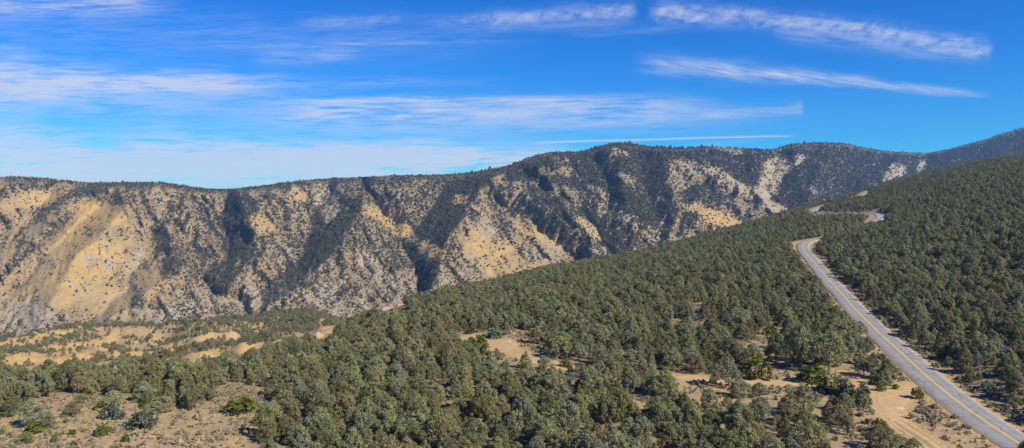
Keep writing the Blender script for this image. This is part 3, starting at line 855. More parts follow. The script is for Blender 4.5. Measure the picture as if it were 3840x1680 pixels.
spx = np.where((su > 3) & (su < 1021) & (sv < 446), sw * F / sy_, 0); so = np.argsort(-spx)
sfirst = {}
for i in so[:300]:
    where = 'in the wide clearing' if su[i] < 300 else 'near the dirt turnout' if su[i] < 930 else 'on the verge of the paved road'
    size = 'large' if sw[i] > 1.35 else 'low'
    lab = f'{size} grey-tan sagebrush {where}'
    o = link('sagebrush', SAGE[svr[i]]); o.location = (sx_[i], sy_[i], szz[i] - .03); o.rotation_euler = (0, 0, sr[i]); o.scale = (sw[i], sw[i], sh[i])
    tag(o, lab, 'sagebrush', 'sagebrush: ' + lab); sfirst.setdefault(int(svr[i]), o)
r_ = so[300:]
scatter('sagebrush_cover', np.stack([sx_, sy_, szz - .03], 1)[r_], sr[r_], np.stack([sw, sw, sh], 1)[r_], svr[r_], [[sfirst[v]] for v in range(5)], 'low grey sagebrush and brush filling the dry openings', 'sagebrush')

def grass():
    gx, gy = jitter(-260, 260, 95, 400, .8, rng)
    gu = 512 + F * gx / gy; zz = gz(gx, gy)
    rd_ = road_info(gx, gy)[0]
    dn_ = density(gx, gy, zz)
    op = np.maximum(1 - sm(.1, .6, dn_), sm(14, 8, rd_)) * (rd_ > 4.4)
    nn = gu > 380; df = np.full(len(gx), -9.0); df[nn] = dirt_field(gx[nn], gy[nn]); op *= df < 0
    k = (gu > -60) & (gu < 1090) & (rng.uniform(size=len(gx)) < op * .5 * sm(-.2, .2, fbm(gx / 7, gy / 7, 3, 95))) & ~((gu < 345) & (gy > np.interp(gu, GU, dedge)))
    gx, gy, zz = gx[k], gy[k], zz[k]; n = len(gx); V = []
    for b_ in range(6):
        a = rng.uniform(0, 6.28, n); r = rng.uniform(.02, .16, n); h = rng.uniform(.15, .42, n); l = rng.uniform(.05, .25, n); w_ = rng.uniform(.03, .07, n)
        bx, by = gx + r * np.cos(a * 3), gy + r * np.sin(a * 3)
        tx, ty = bx + l * np.cos(a), by + l * np.sin(a); px, py = -np.sin(a) * w_, np.cos(a) * w_
        V.append(np.stack([np.stack([bx - px, by - py, zz - .02], 1), np.stack([bx + px, by + py, zz - .02], 1), np.stack([tx, ty, zz + h], 1)], 1))
    V = np.concatenate(V).reshape(-1, 3)
    me = fast_mesh('dry_grass', V, np.arange(len(V)).reshape(-1, 3), M['dry'])
    tag(link('dry_grass', me), 'dry straw-coloured grass in the clearings and along the road', 'grass', kind='stuff')
grass()

# ------------------------------------------------------------------ rocks, dead trees, bird
def rock(name, u, v, wpx, hpx, seed, label):
    x, y = pix(u, v); s = y / F
    R = np.random.default_rng(seed); V = []; n1, n2 = 26, 16
    for j in range(n2 + 1):
        ph = math.pi * j / n2
        for i in range(n1):
            th = 2 * math.pi * i / n1
            p = np.array([math.sin(ph) * math.cos(th), math.sin(ph) * math.sin(th), math.cos(ph)])
            q = 1 + .7 * float(fbm(p[0] * 1.6 + seed + p[2], p[1] * 1.6 + p[2] * 1.3, 4, seed)) + .12 * float(ridged(p[0] * 4 + seed, p[2] * 5 + p[1] * 3, 2, seed + 1) - .5)
            q *= (1 - .35 * max(0, p[2]) * (1 + p[0]) * .5)
            V.append((p[0] * q * wpx * s * .5, p[1] * q * wpx * s * .4, p[2] * q * hpx * s * .95))
    Fc = [(j * n1 + i, j * n1 + (i + 1) % n1, (j + 1) * n1 + (i + 1) % n1, (j + 1) * n1 + i) for j in range(n2) for i in range(n1)]
    o = mesh_obj(name, V, Fc, M['rock']); o.location = (x, y, float(gz(np.array([x]), np.array([y]))[0]) - hpx * s * .15)
    tag(o, label, 'rock', 'rocks on the canyon rim'); return o
rock('rock_outcrop', *z2(330, 95), 17, 6, 3, 'rounded brown rock outcrop breaking the treeline on the canyon rim')
rock('rock_outcrop', *z2(430, 92), 11, 3.5, 5, 'low tan rock beside the rounded outcrop on the rim')
rock('rock_outcrop', *z1(2330, 320), 13, 8, 8, 'pale leaning slab of rock above the eroded tan slope')

def dead_tree(f, x, y, hpx, label, seed):
    u_, v_ = f(x, y); X, Y = pix(u_, v_); h = hpx / 7.286 * Y / F
    R = np.random.default_rng(seed)
    e = bpy.data.objects.new('dead_tree', None); C.objects.link(e); e.location = (X, Y, float(gz(np.array([X]), np.array([Y]))[0]) - .1)
    tag(e, label, 'dead tree', 'bare dead trees')
    tv, tf = [], []; nodes = []; p = Vector((0, 0, -.2)); n = 7
    for k in range(n):
        q = Vector((R.normal() * .05 * h, R.normal() * .05 * h, h * .9 * (k + 1) / n)); tube(tv, tf, p, q, .05 * h * (1 - k / (n + .5)) * .6, .05 * h * (1 - (k + 1) / (n + .5)) * .6 + .01); p = q; nodes.append(q)
    mesh_obj('trunk', tv, tf, M['deadwood'], e)
    for k in range(14):
        s_ = nodes[R.integers(1, n - 1)]; a = R.uniform(0, 6.28); l = h * R.uniform(.2, .42)
        bv, bf = [], []; p = s_.copy(); d = Vector((math.cos(a), math.sin(a), R.uniform(.1, .8))).normalized(); r = .022 * h * .5
        for m_ in range(4):
            q = p + d * l / 4; tube(bv, bf, p, q, r, r * .7, 4)
            if m_ > 0:
                tw = p + Vector((R.normal(), R.normal(), R.normal() * .5)).normalized() * l * .3; tube(bv, bf, p, tw, r * .6, r * .2, 4)
            p = q; r *= .7; d = (d + Vector((R.normal() * .35, R.normal() * .35, R.normal() * .25))).normalized()
        mesh_obj('branch', bv, bf, M['deadwood'], e)
dead_tree(z3, 2335, 560, 270, 'leafless grey dead tree with twisted limbs on the bank above the road', 1)
dead_tree(z2, 1815, 800, 70, 'bare curved dead branches sticking up in the dense wood', 2)
dead_tree(z2, 740, 915, 90, 'leafless pale trunk with forked limbs in the wood below the sandy clearing', 3)
dead_tree(z3, 2165, 575, 150, 'smaller bare grey tree beside the twisted dead tree', 4)

def bird():
    d = 520.; u_, v_ = 898, 139.5
    e = bpy.data.objects.new('flying_bird', None); C.objects.link(e); e.location = ((u_ - 512) / F * d, d, CZ + (VH - v_) / F * d)
    m, t, b = new_mat('dark_feathers'); b.inputs['Base Color'].default_value = c4(.02, .02, .02)
    tag(e, 'dark bird with spread wings gliding in the clear sky above the ridge', 'bird')
    V, Fc = [], []; prof_ = [(-.5, .02), (-.3, .1), (0, .14), (.25, .11), (.4, .08), (.52, .01)]
    for x_, r in prof_:
        for i in range(8): V.append((x_ * .6, r * math.cos(i * .785), r * math.sin(i * .785)))
    Fc = [(j * 8 + i, j * 8 + (i + 1) % 8, j * 8 + 8 + (i + 1) % 8, j * 8 + 8 + i) for j in range(5) for i in range(8)]
    # wings grow out of the body as one skin
    for s in (-1, 1):
        k = len(V)
        for yy, zz_, c in ((.08, .03, .34), (.45, .14, .30), (.85, .10, .2), (1.05, .06, .05)):
            V += [(c * .5, s * yy, zz_ + .02), (-c * .5, s * yy, zz_ + .02), (-c * .5, s * yy, zz_ - .02), (c * .5, s * yy, zz_ - .02)]
        for j in range(3):
            for i in range(4): Fc.append((k + j * 4 + i, k + j * 4 + (i + 1) % 4, k + j * 4 + 4 + (i + 1) % 4, k + j * 4 + 4 + i))
        Fc.append((k + 12, k + 13, k + 14, k + 15)); Fc.append((k, k + 1, k + 2, k + 3))
    mesh_obj('body', V, Fc, m, e)
    e.rotation_euler = (0, .1, 1.3)
bird()

# ------------------------------------------------------------------ the mountain across the canyon
SKY = [(-330,178),(-120,174),(0,177.5),(14,176),(40,177.5),(60,179.5),(88,182.5),(118,182.5),(145,182),(165,182.5),(180,185),(200,188),(218,189.3),(240,188.2),(262,185.8),(300,180.5),(330,178.5),(357,177.5),(395,175.4),(440,174.8),(470,172.5),(495,169),(514,164),(528,157.5),(545,153),(562,152),(580,152),(595,147.5),(612,143.2),(630,143),(650,147),(663,147),(683,148),(705,146.5),(725,147.5),(741,148),(760,149.5),(774,149.8),(785,145.5),(800,143.2),(822,142.8),(844,143.6),(866,147.8),(881,150.7),(905,152.6),(926,153.2),(944,150.5),(961,146),(986,139.5),(1001,133.9),(1024,127.5),(1060,118),(1150,105)]
BOT = [(-330,385),(0,385),(60,375),(150,365),(233,360),(300,355),(375,345),(427,335),(497,320),(548,305),(612,295),(676,278),(711,266),(767,250),(815,238),(863,222),(918,207),(954,197),(1024,187),(1150,175)]
DT = [(-330,1900),(0,1900),(150,1950),(300,2050),(430,2100),(520,2250),(615,2500),(700,2700),(770,3000),(830,3500),(900,4200),(960,4700),(1150,5000)]
DB = [(-330,1150),(0,1150),(200,1200),(350,1250),(500,1350),(620,1550),(720,1800),(780,2000),(850,2500),(920,3000),(1000,3400),(1150,3500)]
mu = np.arange(-300, 1150.1, 1.5); NS, NB = 200, 24
ms = np.concatenate([np.linspace(0, 1, NS)])
MU, MS = np.meshgrid(mu, ms)
vs = np.interp(mu, *zip(*SKY)); vbm = np.interp(mu, *zip(*BOT)); dt = np.interp(mu, *zip(*DT)); db = np.interp(mu, *zip(*DB))
vs = np.convolve(np.pad(vs, 3, mode='edge'), np.ones(7) / 7, 'valid')
MV = vs + (vbm - vs) * MS
dbase = dt + (db - dt) * (MS ** .85)
RID = [[z6(560,190),z6(450,260),z6(380,340),z6(240,470),z6(90,610),z6(-100,760)],
 [z6(-200,150),z6(-260,420),z6(-420,700)], [z6(60,100),z6(40,250),z6(-80,400)],
 [z6(850,140),z6(760,280),z6(620,420),z6(470,600),z6(360,800),z6(260,1030)],
 [z6(1440,170),z6(1480,330),z6(1530,430),z6(1510,520),z6(1380,620),z6(1250,700)],
 [z6(1600,540),z6(1430,690),z6(1310,800)],
 [z6(1000,420),z6(1060,590),z6(950,760),z6(800,880),z6(640,960),z6(500,1040)],
 [z5(230,290),z5(120,440),z5(90,600),z5(0,700),z6(1850,720),z6(1700,820),z6(1590,890),z6(1450,1020)],
 [z5(1050,230),z5(870,310),z5(800,450),z5(720,560),z5(640,690),z5(590,850),z5(540,1020)],
 [z5(1650,90),z5(1480,160),z5(1300,215),z5(1150,240)],
 [z5(1260,300),z5(1370,510),z5(1500,640),z5(1600,820)],
 [z5(1650,90),z5(1700,300),z5(1720,520),z5(1900,690),z5(1960,760)],
 [z5(1900,110),z5(2000,300),z5(2040,500),z5(1990,640)],
 [z4(0,240),z4(260,340),z4(500,470),z4(640,555)], [z4(0,480),z4(130,490),z4(330,560),z4(470,610)],
 [z4(620,190),z4(520,210),z4(485,330),z4(560,420)],
 [z4(1000,105),z4(960,250),z4(900,380),z4(880,520)], [z4(1500,170),z4(1440,270),z4(1400,380)], [z4(2327,0),z4(2000,90),z4(1780,150)],
 [z4(760,115),z4(800,190),z4(830,300)]]
GUL = [[z6(330,170),z6(230,320),z6(100,420),z6(-60,500)], [z6(640,200),z6(520,330),z6(330,520),z6(150,700),z6(0,860)],
 [z6(1390,175),z6(1345,370),z6(1390,480),z6(1370,590),z6(1240,690),z6(1190,600),z6(1060,430),z6(980,250)],
 [z6(1240,690),z6(1300,800),z6(1450,890),z6(1500,980)],
 [z6(880,430),z6(900,600),z6(780,790),z6(640,880),z6(560,980)],
 [z6(1960,190),z6(1880,350),z6(1860,500),z6(1800,640),z6(1700,740),z6(1580,860),z6(1560,960)],
 [z5(690,310),z5(600,430),z5(500,580),z5(390,720),z5(470,860),z5(510,1020)], [z5(130,310),z5(200,450),z5(330,600),z5(390,720)],
 [z5(880,400),z5(980,480),z5(1150,570),z5(1260,670),z5(1400,780),z5(1500,840)],
 [z5(1200,300),z5(1300,390),z5(1430,470),z5(1560,600),z5(1640,770)],
 [z5(1540,180),z5(1620,330),z5(1600,460)],
 [z5(1780,120),z5(1850,330),z5(1870,480),z5(1930,600),z5(1940,720)],
 [z4(420,140),z4(440,280),z4(580,420),z4(650,560)], [z4(690,150),z4(640,300),z4(590,430),z4(640,520)],
 [z4(1250,150),z4(1180,300),z4(1060,450)], [z4(1660,170),z4(1700,240),z4(1600,330)], [z4(0,380),z4(200,420),z4(450,560)]]
wu = MU + fbm(MU / 34, MV / 34, 5, 201) * 20; wv = MV + fbm(MU / 34, MV / 34, 5, 211) * 14
dr = np.full(MU.shape, 1e9); dg = np.full(MU.shape, 1e9)
for p in RID: dr = np.minimum(dr, dist_poly(wu, wv, p))
for p in GUL: dg = np.minimum(dg, dist_poly(wu, wv, p))
h = dg / (dg + dr + 1.0)
h = blur(blur(h, 1, 0), 1, 1)
far = dbase / 1500
sub = ridged(wu / 15 + wv / 30, wv / 26, 4, 221); fine = ridged(wu / 4.5 + wv / 12, wv / 12, 3, 231)
edge = sm(0, .06, MS)
cl_u = [(776, 180, 22, 30), (822, 208, 0, 0)]
def blob(cu_, cv_, ru, rv, rot=0.0):
    a, b_ = MU - cu_, MV - cv_; ca, sa = math.cos(rot), math.sin(rot)
    return sm(1.25, .75, np.hypot((a * ca + b_ * sa) / ru, (-a * sa + b_ * ca) / rv) + fbm(MU / 9, MV / 9, 4, 251) * .9)
YEL = [(100,216,30,13,.25),(92,258,40,32,0),(70,288,32,26,0),(150,285,14,16,.3),(30,200,30,9,-.2),(60,190,16,6,-.3),(110,300,20,18,.2),(500,262,24,18,-.4),(520,278,34,9,-.4),(478,244,14,16,.3),(380,216,18,6,.5),(400,228,20,7,.5),(430,250,12,10,.3),
       (710,214,24,6,.35),(725,222,22,6,.3),(545,240,30,8,.5),(300,196,10,8,.0),(460,150+50,8,6,0),(262,225,14,9,.6),(590,228,16,5,.6)]
yel = np.zeros(MU.shape)
for p in YEL: yel = np.maximum(yel, blob(*p))
hgs = np.gradient(blur(blur(h, 5, 0), 5, 1), axis=1) / 1.5; sideL = sm(-.008, .008, hgs)
ru = MU + fbm(MU / 16, MV / 16, 4, 401) * 12; rv = MV + fbm(MU / 16, MV / 16, 4, 405) * 10
rillL = ridged((ru * 1.5 + rv) / 13, (rv - ru) / 45, 3, 411); rillR = ridged((ru * 1.5 - rv) / 13, (rv + ru) / 45, 3, 417)
rill = rillL * sideL + rillR * (1 - sideL)
rfin = ridged((ru * 1.5 + rv) / 5, (rv - ru) / 18, 2, 421) * sideL + ridged((ru * 1.5 - rv) / 5, (rv + ru) / 18, 2, 427) * (1 - sideL)
amp = 128 * (1 - .45 * sm(560, 640, MU) * sm(800, 770, MU)) * (.7 + .3 * sm(100, 260, MU))
d_m = dbase - amp * far * (h - .5) * (.35 + .65 * edge) - 12 * far * (sub - .5) * edge - (34 * far * (rill - .5) + 13 * far * (rfin - .5)) * edge * (1 - .75 * yel)
d_m += fbm(MU / 60, MV / 60, 3, 241) * 50 * far
d_m -= 9 * far * (ridged(wu / 2.6 + wv / 9, wv / 5, 3, 291) - .5) * edge * sm(.05, .3, fbm(MU / 18, MV / 22, 3, 293) + .15)
mn = np.minimum.accumulate(d_m, axis=0)                  # no overhangs
d_m = blur(.3 * d_m + .7 * mn, 1, 0)
mz = CZ - (MV - VH) / F * d_m
mx = (MU - 512) / F * d_m
# slope facing: negative x normal = turned away from the sun
gdu = np.gradient(d_m, axis=1) / 1.5 * F / d_m          # metres of depth per metre sideways
left = np.clip(-gdu / 1.3, -1, 1)                        # >0: faces left
left = blur(blur(left, 3, 0), 3, 1)
hb = blur(blur(h, 3, 0), 2, 1); hg = np.gradient(hb, axis=1) / 1.5
sg = np.gradient(blur(blur(rill, 1, 0), 1, 1), axis=1) / 1.5
wst = .35 + .65 * sm(130, 330, MU)
left = (.3 * left + .62 * sm(-.002, .03, hg) - .2 * sm(0, .03, -hg)) * wst * (.75 + .9 * fbm(MU / 30, MV / 30, 3, 281)) + .30 * sm(.0, .05, sg) - .15
# soil: pale rock in steep scarps and given places
PALE = [(773,180,9,22,.25),(790,165,6,14,.5),(800,160,4,9,.6),(752,195,10,6,.6),(738,188,16,7,.55),(716,174,18,7,.5),(692,166,13,5,.4),(757,199,14,7,.6),(770,206,12,6,.5),(775,208,16,5,.5),(897,172,8,6,.3),(921,168,4,6,.4),(885,179,8,4,-.4),
        (325,200,7,16,.5),(332,214,9,12,.6),(318,190,10,6,-.4),(350,212,5,14,.7),(372,266,20,9,.6),(390,280,22,8,.5),(325,290,26,8,-.3),(175,312,28,10,-.3),(215,300,20,8,.3),(250,300,14,12,.6),
        (30,316,30,14,-.2),(135,258,10,9,0),(100,262,14,6,.3),(600,254,8,14,-.6),(610,262,5,8,-.5),(632,220,16,5,.5),(653,232,20,5,.6),(672,242,14,7,.5),(666,222,9,8,.3),(696,245,14,9,.2),(560,160,9,3,0),(620,152,9,4,.3),(488,228,8,8,.4)]
rock_a = np.zeros(MU.shape)
for p in PALE: rock_a = np.maximum(rock_a, blob(*p))
rock_a = np.maximum(rock_a * .95, .8 * sm(.55, .72, rill) * sm(.45, .8, MS) * (MU < 560))
rock_a = np.maximum(rock_a, .5 * sm(.05, .3, fbm(MU / 20, MV / 30, 4, 261)) * sm(560, 200, MU))
rock_a = rock_a * (.2 + .8 * sm(.35, .62, rfin)) * sm(-.35, .05, fbm(MU / 5, MV / 9, 3, 265))
cliff = np.zeros(MU.shape)
for p in [(770,180,10,24,.25),(779,172,7,18,.4),(789,165,5,12,.5),(799,161,4,8,.6),(762,192,9,6,.6),(752,196,12,5,.6),(775,207,15,5,.5),(738,187,16,5,.55),(719,176,14,5,.5),(897,171,9,7,.3),(890,176,7,5,-.4),(921,168,4,7,.4)]:
    cliff = np.maximum(cliff, blob(*p))
rock_a = np.maximum(rock_a, cliff * (.12 + .88 * sm(.36, .6, rfin)) * .9)
# vegetation
top = np.exp(-(MV - vs) / 5.0)
tt = MS * (vbm - vs) / np.maximum(1, (np.interp(MU, [0, 117, 233, 375, 427, 548, 676, 767, 863, 954, 1024], [341, 326, 318, 309, 297, 268, 240, 214, 187, 164, 154]) - vs))
za = lambda x, y: (x / 5.03, 120 + y / 5.03)
zb = lambda x, y: (512 + x / 5.03, 120 + y / 5.03)
def region(f, pts_, w_=4.0):
    q = [f(*p) for p in pts_]
    a_ = MU + fbm(MU / 9, MV / 9, 4, 301) * 8; b_ = MV + fbm(MU / 9, MV / 9, 4, 307) * 7
    d_ = dist_poly(a_, b_, q + q[:1])
    return sm(-w_, w_ * .6, np.where(in_poly(a_, b_, q), d_, -d_))
VREG = [  # picture regions with their brush cover
 (za, [(1700,300),(2260,270),(2250,420),(2100,560),(1980,640),(1850,520),(1800,400)], .52),
 (za, [(0,280),(60,272),(400,320),(620,305),(860,310),(1060,345),(1340,320),(1700,292),(2050,275),(2500,228),(2576,225),(2576,262),(2200,300),(1750,320),(1350,345),(1050,372),(850,345),(600,335),(440,370),(370,340),(250,345),(100,335),(40,320)], .92),
 (za, [(760,560),(900,590),(1010,640),(1130,700),(1080,740),(940,690),(800,640)], .55),
 (za, [(1170,350),(1245,345),(1290,420),(1285,500),(1315,540),(1265,620),(1205,690),(1150,700),(1125,640),(1150,600),(1105,520),(1150,450)], .88),
 (za, [(1225,660),(1150,720),(1050,790),(1040,840),(1090,865),(1150,840),(1200,770),(1190,720)], .85),
 (za, [(1755,400),(1800,400),(1805,460),(1765,520),(1745,600),(1700,650),(1650,690),(1560,740),(1480,790),(1380,860),(1310,915),(1300,880),(1400,790),(1490,730),(1530,680),(1580,610),(1640,550),(1700,470)], .93),
 (za, [(1800,470),(1900,560),(2000,640),(2080,740),(2000,760),(1800,680),(1740,640)], .5),
 (za, [(2250,320),(2160,480),(2035,640),(2100,720),(2130,890),(2195,890),(2200,740),(2240,610),(2330,470),(2420,340),(2510,255),(2400,262)], .95),
 (za, [(860,680),(925,720),(885,780),(820,835),(740,895),(660,965),(640,945),(720,880),(800,820)], .85),
 (za, [(345,465),(350,495),(300,555),(200,640),(80,740),(0,800),(0,770),(80,700),(200,600),(280,530)], .65),
 (za, [(420,380),(330,420),(200,500),(190,480),(300,400),(400,350)], .6),
 (za, [(560,730),(640,700),(660,740),(600,830),(540,880),(520,800)], .5),
 (zb, [(-60,230),(300,150),(700,110),(1330,130),(1330,160),(1230,330),(1100,300),(860,230),(760,330),(700,430),(740,520),(700,580),(560,470),(430,400),(380,360),(250,330),(120,310),(-40,300)], .86),
 (zb, [(330,190),(480,120),(640,110),(730,170),(760,240),(640,270),(500,270),(400,230)], .95),
 (zb, [(880,235),(1080,300),(1210,330),(1200,150),(740,130),(800,190)], .88),
 (zb, [(60,330),(250,390),(330,470),(280,540),(200,600),(110,480)], .72),
 (zb, [(360,430),(480,520),(580,640),(515,720),(430,650),(360,570),(290,470)], .78),
 (zb, [(690,450),(800,420),(835,480),(800,560),(740,620),(690,560)], .9),
 (zb, [(560,560),(680,590),(720,640),(560,720),(510,700)], .6),
 (zb, [(840,380),(930,330),(1060,370),(1080,410),(950,420),(870,430)], .75),
 (zb, [(900,420),(970,430),(930,520),(850,560)], .6),
 (zb, [(1290,60),(3200,-200),(3200,200),(2200,400),(1300,520),(1330,400),(1420,230)], .9),
 (zb, [(1370,240),(1480,190),(1560,250),(1560,330),(1500,400),(1360,450),(1300,400),(1330,310)], .99),
]
veg = .47 + fbm(MU / 10, MV / 10, 4, 271) * .62 + .34 * sm(-.01, .06, sg) - .16 + .30 * (.5 - rill) * 1.6 + .22 * left
veg += .12 * sm(170, 230, MU) * sm(560, 480, MU) + .05 + .2 * sm(540, 600, MU) - .2 * sm(190, 120, MU) * sm(.12, .3, tt)
veg = np.clip(veg, .05, .8)
for f_, p_, v_ in VREG:
    w_ = region(f_, p_); veg = veg * (1 - w_) + w_ * np.clip(v_ + fbm(MU / 8, MV / 8, 3, 311) * .5, .1, 1)
LIGHT = [(545,172,9,4,.2,.3),(566,172,7,6,0,.3),(680,172,12,12,.3,.35),(613,158,9,4,.2,.5),(603,195,20,4,.6,.4),(627,180,14,4,.6,.45),(730,150,14,4,.2,.5),(810,190,10,4,.5,.55)]
for p_ in LIGHT:
    w_ = blob(*p_[:5]); veg = veg * (1 - w_) + w_ * p_[5]
veg = veg * (1 - .72 * yel) 
veg = veg * (1 - rock_a * .62) * (1 - .45 * cliff)
veg = np.clip(veg, .012, .97)
mduff = sm(.4, .9, blur(blur(veg, 1, 0), 1, 1)) * .95 * (1 - .8 * rock_a)
# skyline back side
bx, by, bz = [], [], []
for k in range(1, NB + 1):
    dd = d_m[0] + 900 * (k / NB) ** 1.6; zz = mz[0] - 330 * (k / NB) ** 1.8
    bx.append((mu - 512) / F * dd); by.append(dd); bz.append(zz)
AX = np.vstack([np.array(bx)[::-1], mx]); AY = np.vstack([np.array(by)[::-1], d_m]); AZ = np.vstack([np.array(bz)[::-1], mz])
nr, nc = AX.shape
ii = (np.arange(nr - 1)[:, None] * nc + np.arange(nc - 1)[None, :]).ravel()
Qm = np.stack([ii, ii + nc, ii + nc + 1, ii + 1], 1)
me = fast_mesh('mountain', np.stack([AX, AY, AZ], -1).reshape(-1, 3), Qm, M['mountain'], True)
padr = lambda A, v: np.vstack([np.repeat(A[:1], NB, 0), A])
yel = blur(blur(yel, 3, 0), 3, 1)
fattr(me, 'gold', padr(np.maximum(yel, .35 * sm(260, 60, MU)) * (1 - rock_a), 0)); fattr(me, 'rock', padr(rock_a, 0)); fattr(me, 'duff', padr(mduff, 1))
tag(link('mountain', me), 'long mountainside of tan grass, pale scarps and dark brush across the canyon', 'mountain', kind='structure')

# brush and trees on the mountain
def msample(n, R):
    r = R.uniform(0, NS - 1.001, n); c = R.uniform(0, len(mu) - 1.001, n); return r, c
def bil(A, r, c):
    i, j = r.astype(int), c.astype(int); a, b_ = r - i, c - j
    return (A[i, j] * (1 - a) + A[i + 1, j] * a) * (1 - b_) + (A[i, j + 1] * (1 - a) + A[i + 1, j + 1] * a) * b_
# cells of even size in the real slope: weight by area of the picture cell, about 2 px apart
R = np.random.default_rng(77)
wrow = (vbm - vs) / NS * 1.5
NT_ = 560000
r, c = msample(NT_, R)
keep = R.uniform(size=NT_) < (wrow[c.astype(int)] / wrow.max())
r, c = r[keep], c[keep]
vg = bil(veg, r, c); uu = bil(MU, r, c); tt_ = bil(tt, r, c)
keep = (R.uniform(size=len(r)) < np.minimum(.85, vg ** 1.3)) & (tt_ < 1.12) & (uu > -90) & (uu < 1110)
r, c = r[keep], c[keep]; vg = vg[keep]; uu = uu[keep]
px_, py_, pz_ = bil(mx, r, c), bil(d_m, r, c), bil(mz, r, c)
nS = len(px_); sc_ = np.exp(R.normal(0, .28, nS)) * (4.2 + .9 * sm(.5, 1, vg)) * np.clip(py_ / 1900, .75, np.where(r < 14, 1.3, 2.2)) * np.where(r < 9, .68, 1)
# conifers along the skyline
ncon = 1500
cu2 = R.uniform(-80, 1105, ncon); cr = R.uniform(0, 2.5, ncon)
cc = (cu2 + 300) / 1.5
vid = R.integers(0, 4, nS); vid = np.where((r < 12) & (uu > 480) & (R.uniform(size=nS) < .5), R.integers(4, 6, nS), vid)
px_ = np.r_[px_, bil(mx, cr, cc)]; py_ = np.r_[py_, bil(d_m, cr, cc)]; pz_ = np.r_[pz_, bil(mz, cr, cc)]
sc_ = np.r_[sc_, np.exp(R.normal(0, .3, ncon)) * 2.6 * np.clip(bil(d_m, cr, cc) / 2000, .9, 1.5)]
vid = np.r_[vid, np.where(cu2 > 450, R.integers(4, 6, ncon), R.integers(0, 4, ncon))]
zs_ = sc_ * np.where(vid >= 4, R.uniform(1.0, 1.55, len(sc_)), R.uniform(.65, .95, len(sc_)))
mr = R.uniform(0, 6.28, len(sc_))
uu_, vv_ = img_uv(px_, py_, pz_)
gvis = np.interp(uu_, [0, 117, 233, 375, 427, 548, 676, 767, 863, 954, 1024], [341, 326, 318, 309, 297, 268, 240, 214, 187, 164, 154])
spx = np.where((uu_ > 4) & (uu_ < 1020) & (vv_ < gvis - 7) & (vid < 4), sc_ / py_, 0); so = np.argsort(-spx)
mfirst = {}
pick = list(so[:296]) + [int(np.where(vid == 4)[0][0]), int(np.where(vid == 5)[0][0])]
for i in pick:
    nm = 'mountain_shrub' if vid[i] < 4 else 'mountain_conifer'
    lab = ('dark olive shrub dotting the grassy slope of the far mountain' if uu_[i] < 260 else 'dark olive shrub on the ribbed spurs of the far mountain') if vid[i] < 4 else 'dark pointed conifer on the crest of the far mountain'
    o = link(nm, MTN[vid[i]]); o.location = (px_[i], py_[i], pz_[i] - .2); o.rotation_euler = (0, 0, mr[i]); o.scale = (sc_[i], sc_[i], zs_[i])
    tag(o, lab, 'shrub' if vid[i] < 4 else 'conifer', lab.replace('shrub', 'shrubs').replace('conifer', 'conifers')); mfirst.setdefault(int(vid[i]), o)
for v_ in range(4):
    if v_ not in mfirst: mfirst[v_] = mfirst[min(mfirst)]
r_ = np.setdiff1d(np.arange(len(sc_)), pick)
scatter('mountain_brush', np.stack([px_, py_, pz_ - .2], 1)[r_], mr[r_], np.stack([sc_, sc_, zs_], 1)[r_], vid[r_], [[mfirst[v_]] for v_ in range(6)], 'dark chaparral and forest mantling the far mountainside', 'brush')
print('counts: trees', n, 'under', len(gx), 'sage', len(sx_), 'mtn', len(sc_))

# ------------------------------------------------------------------ air
def haze(x0, x1, y0, y1, z0, z1, dens):
    V = [(x, y, z) for x in (x0, x1) for y in (y0, y1) for z in (z0, z1)]
    Fc = [(0, 1, 3, 2), (4, 6, 7, 5), (0, 4, 5, 1), (2, 3, 7, 6), (0, 2, 6, 4), (1, 5, 7, 3)]
    m = bpy.data.materials.new('clear_air'); m.use_nodes = True; nt = m.node_tree
    nt.nodes.remove(nt.nodes['Principled BSDF'])
    pv = nt.nodes.new('ShaderNodeVolumePrincipled'); pv.inputs['Color'].default_value = c4(.30, .56, 1.0); pv.inputs['Density'].default_value = dens
    nt.links.new(pv.outputs[0], nt.nodes['Material Output'].inputs['Volume'])
    tag(mesh_obj('haze', V, Fc, m), 'thin blue air between the drone and the far mountains', 'haze', kind='stuff')
allz = np.concatenate([AZ.ravel(), Z.ravel()])
haze(min(AX.min(), GX.min()) - 50, max(AX.max(), GX.max()) + 50, -300, AY.max() + 60, float(allz.min()) - 1, float(max(allz.max(), CZ)) + 25, 5.2e-5)

# ------------------------------------------------------------------ sky and sun
EL, AZM = math.radians(38), math.radians(126)          # azimuth clockwise from +Y
w = bpy.data.worlds.new('World'); bpy.context.scene.world = w; w.use_nodes = True
t = NT(w.node_tree); bg = w.node_tree.nodes['Background']
sky = t.node('ShaderNodeTexSky', sky_type='NISHITA'); sky.sun_disc = False
sky.sun_elevation = EL; sky.sun_rotation = AZM; sky.altitude = 1600; sky.air_density = 1.0; sky.dust_density = .3; sky.ozone_density = 3.0
hs = t.node('ShaderNodeHueSaturation'); hs.inputs['Saturation'].default_value = 1.45; hs.inputs['Value'].default_value = 1.0
t.l.new(sky.outputs[0], hs.inputs['Color'])
tn = t.node('ShaderNodeVectorMath', operation='MULTIPLY'); t.l.new(hs.outputs[0], tn.inputs[0]); tn.inputs[1].default_value = (.11, .80, 1.26)
tc = t.node('ShaderNodeTexCoord').outputs['Generated']
sp = t.node('ShaderNodeSeparateXYZ'); t.l.new(tc, sp.inputs[0])
yy = t.m('MAXIMUM', sp.outputs[1], .05)
Uo = t.m('MULTIPLY_ADD', t.m('DIVIDE', sp.outputs[0], yy), F, 512.0)       # bearing and height angle of a direction
Vo = t.m('MULTIPLY_ADD', t.m('DIVIDE', sp.outputs[2], yy), -F, VH)
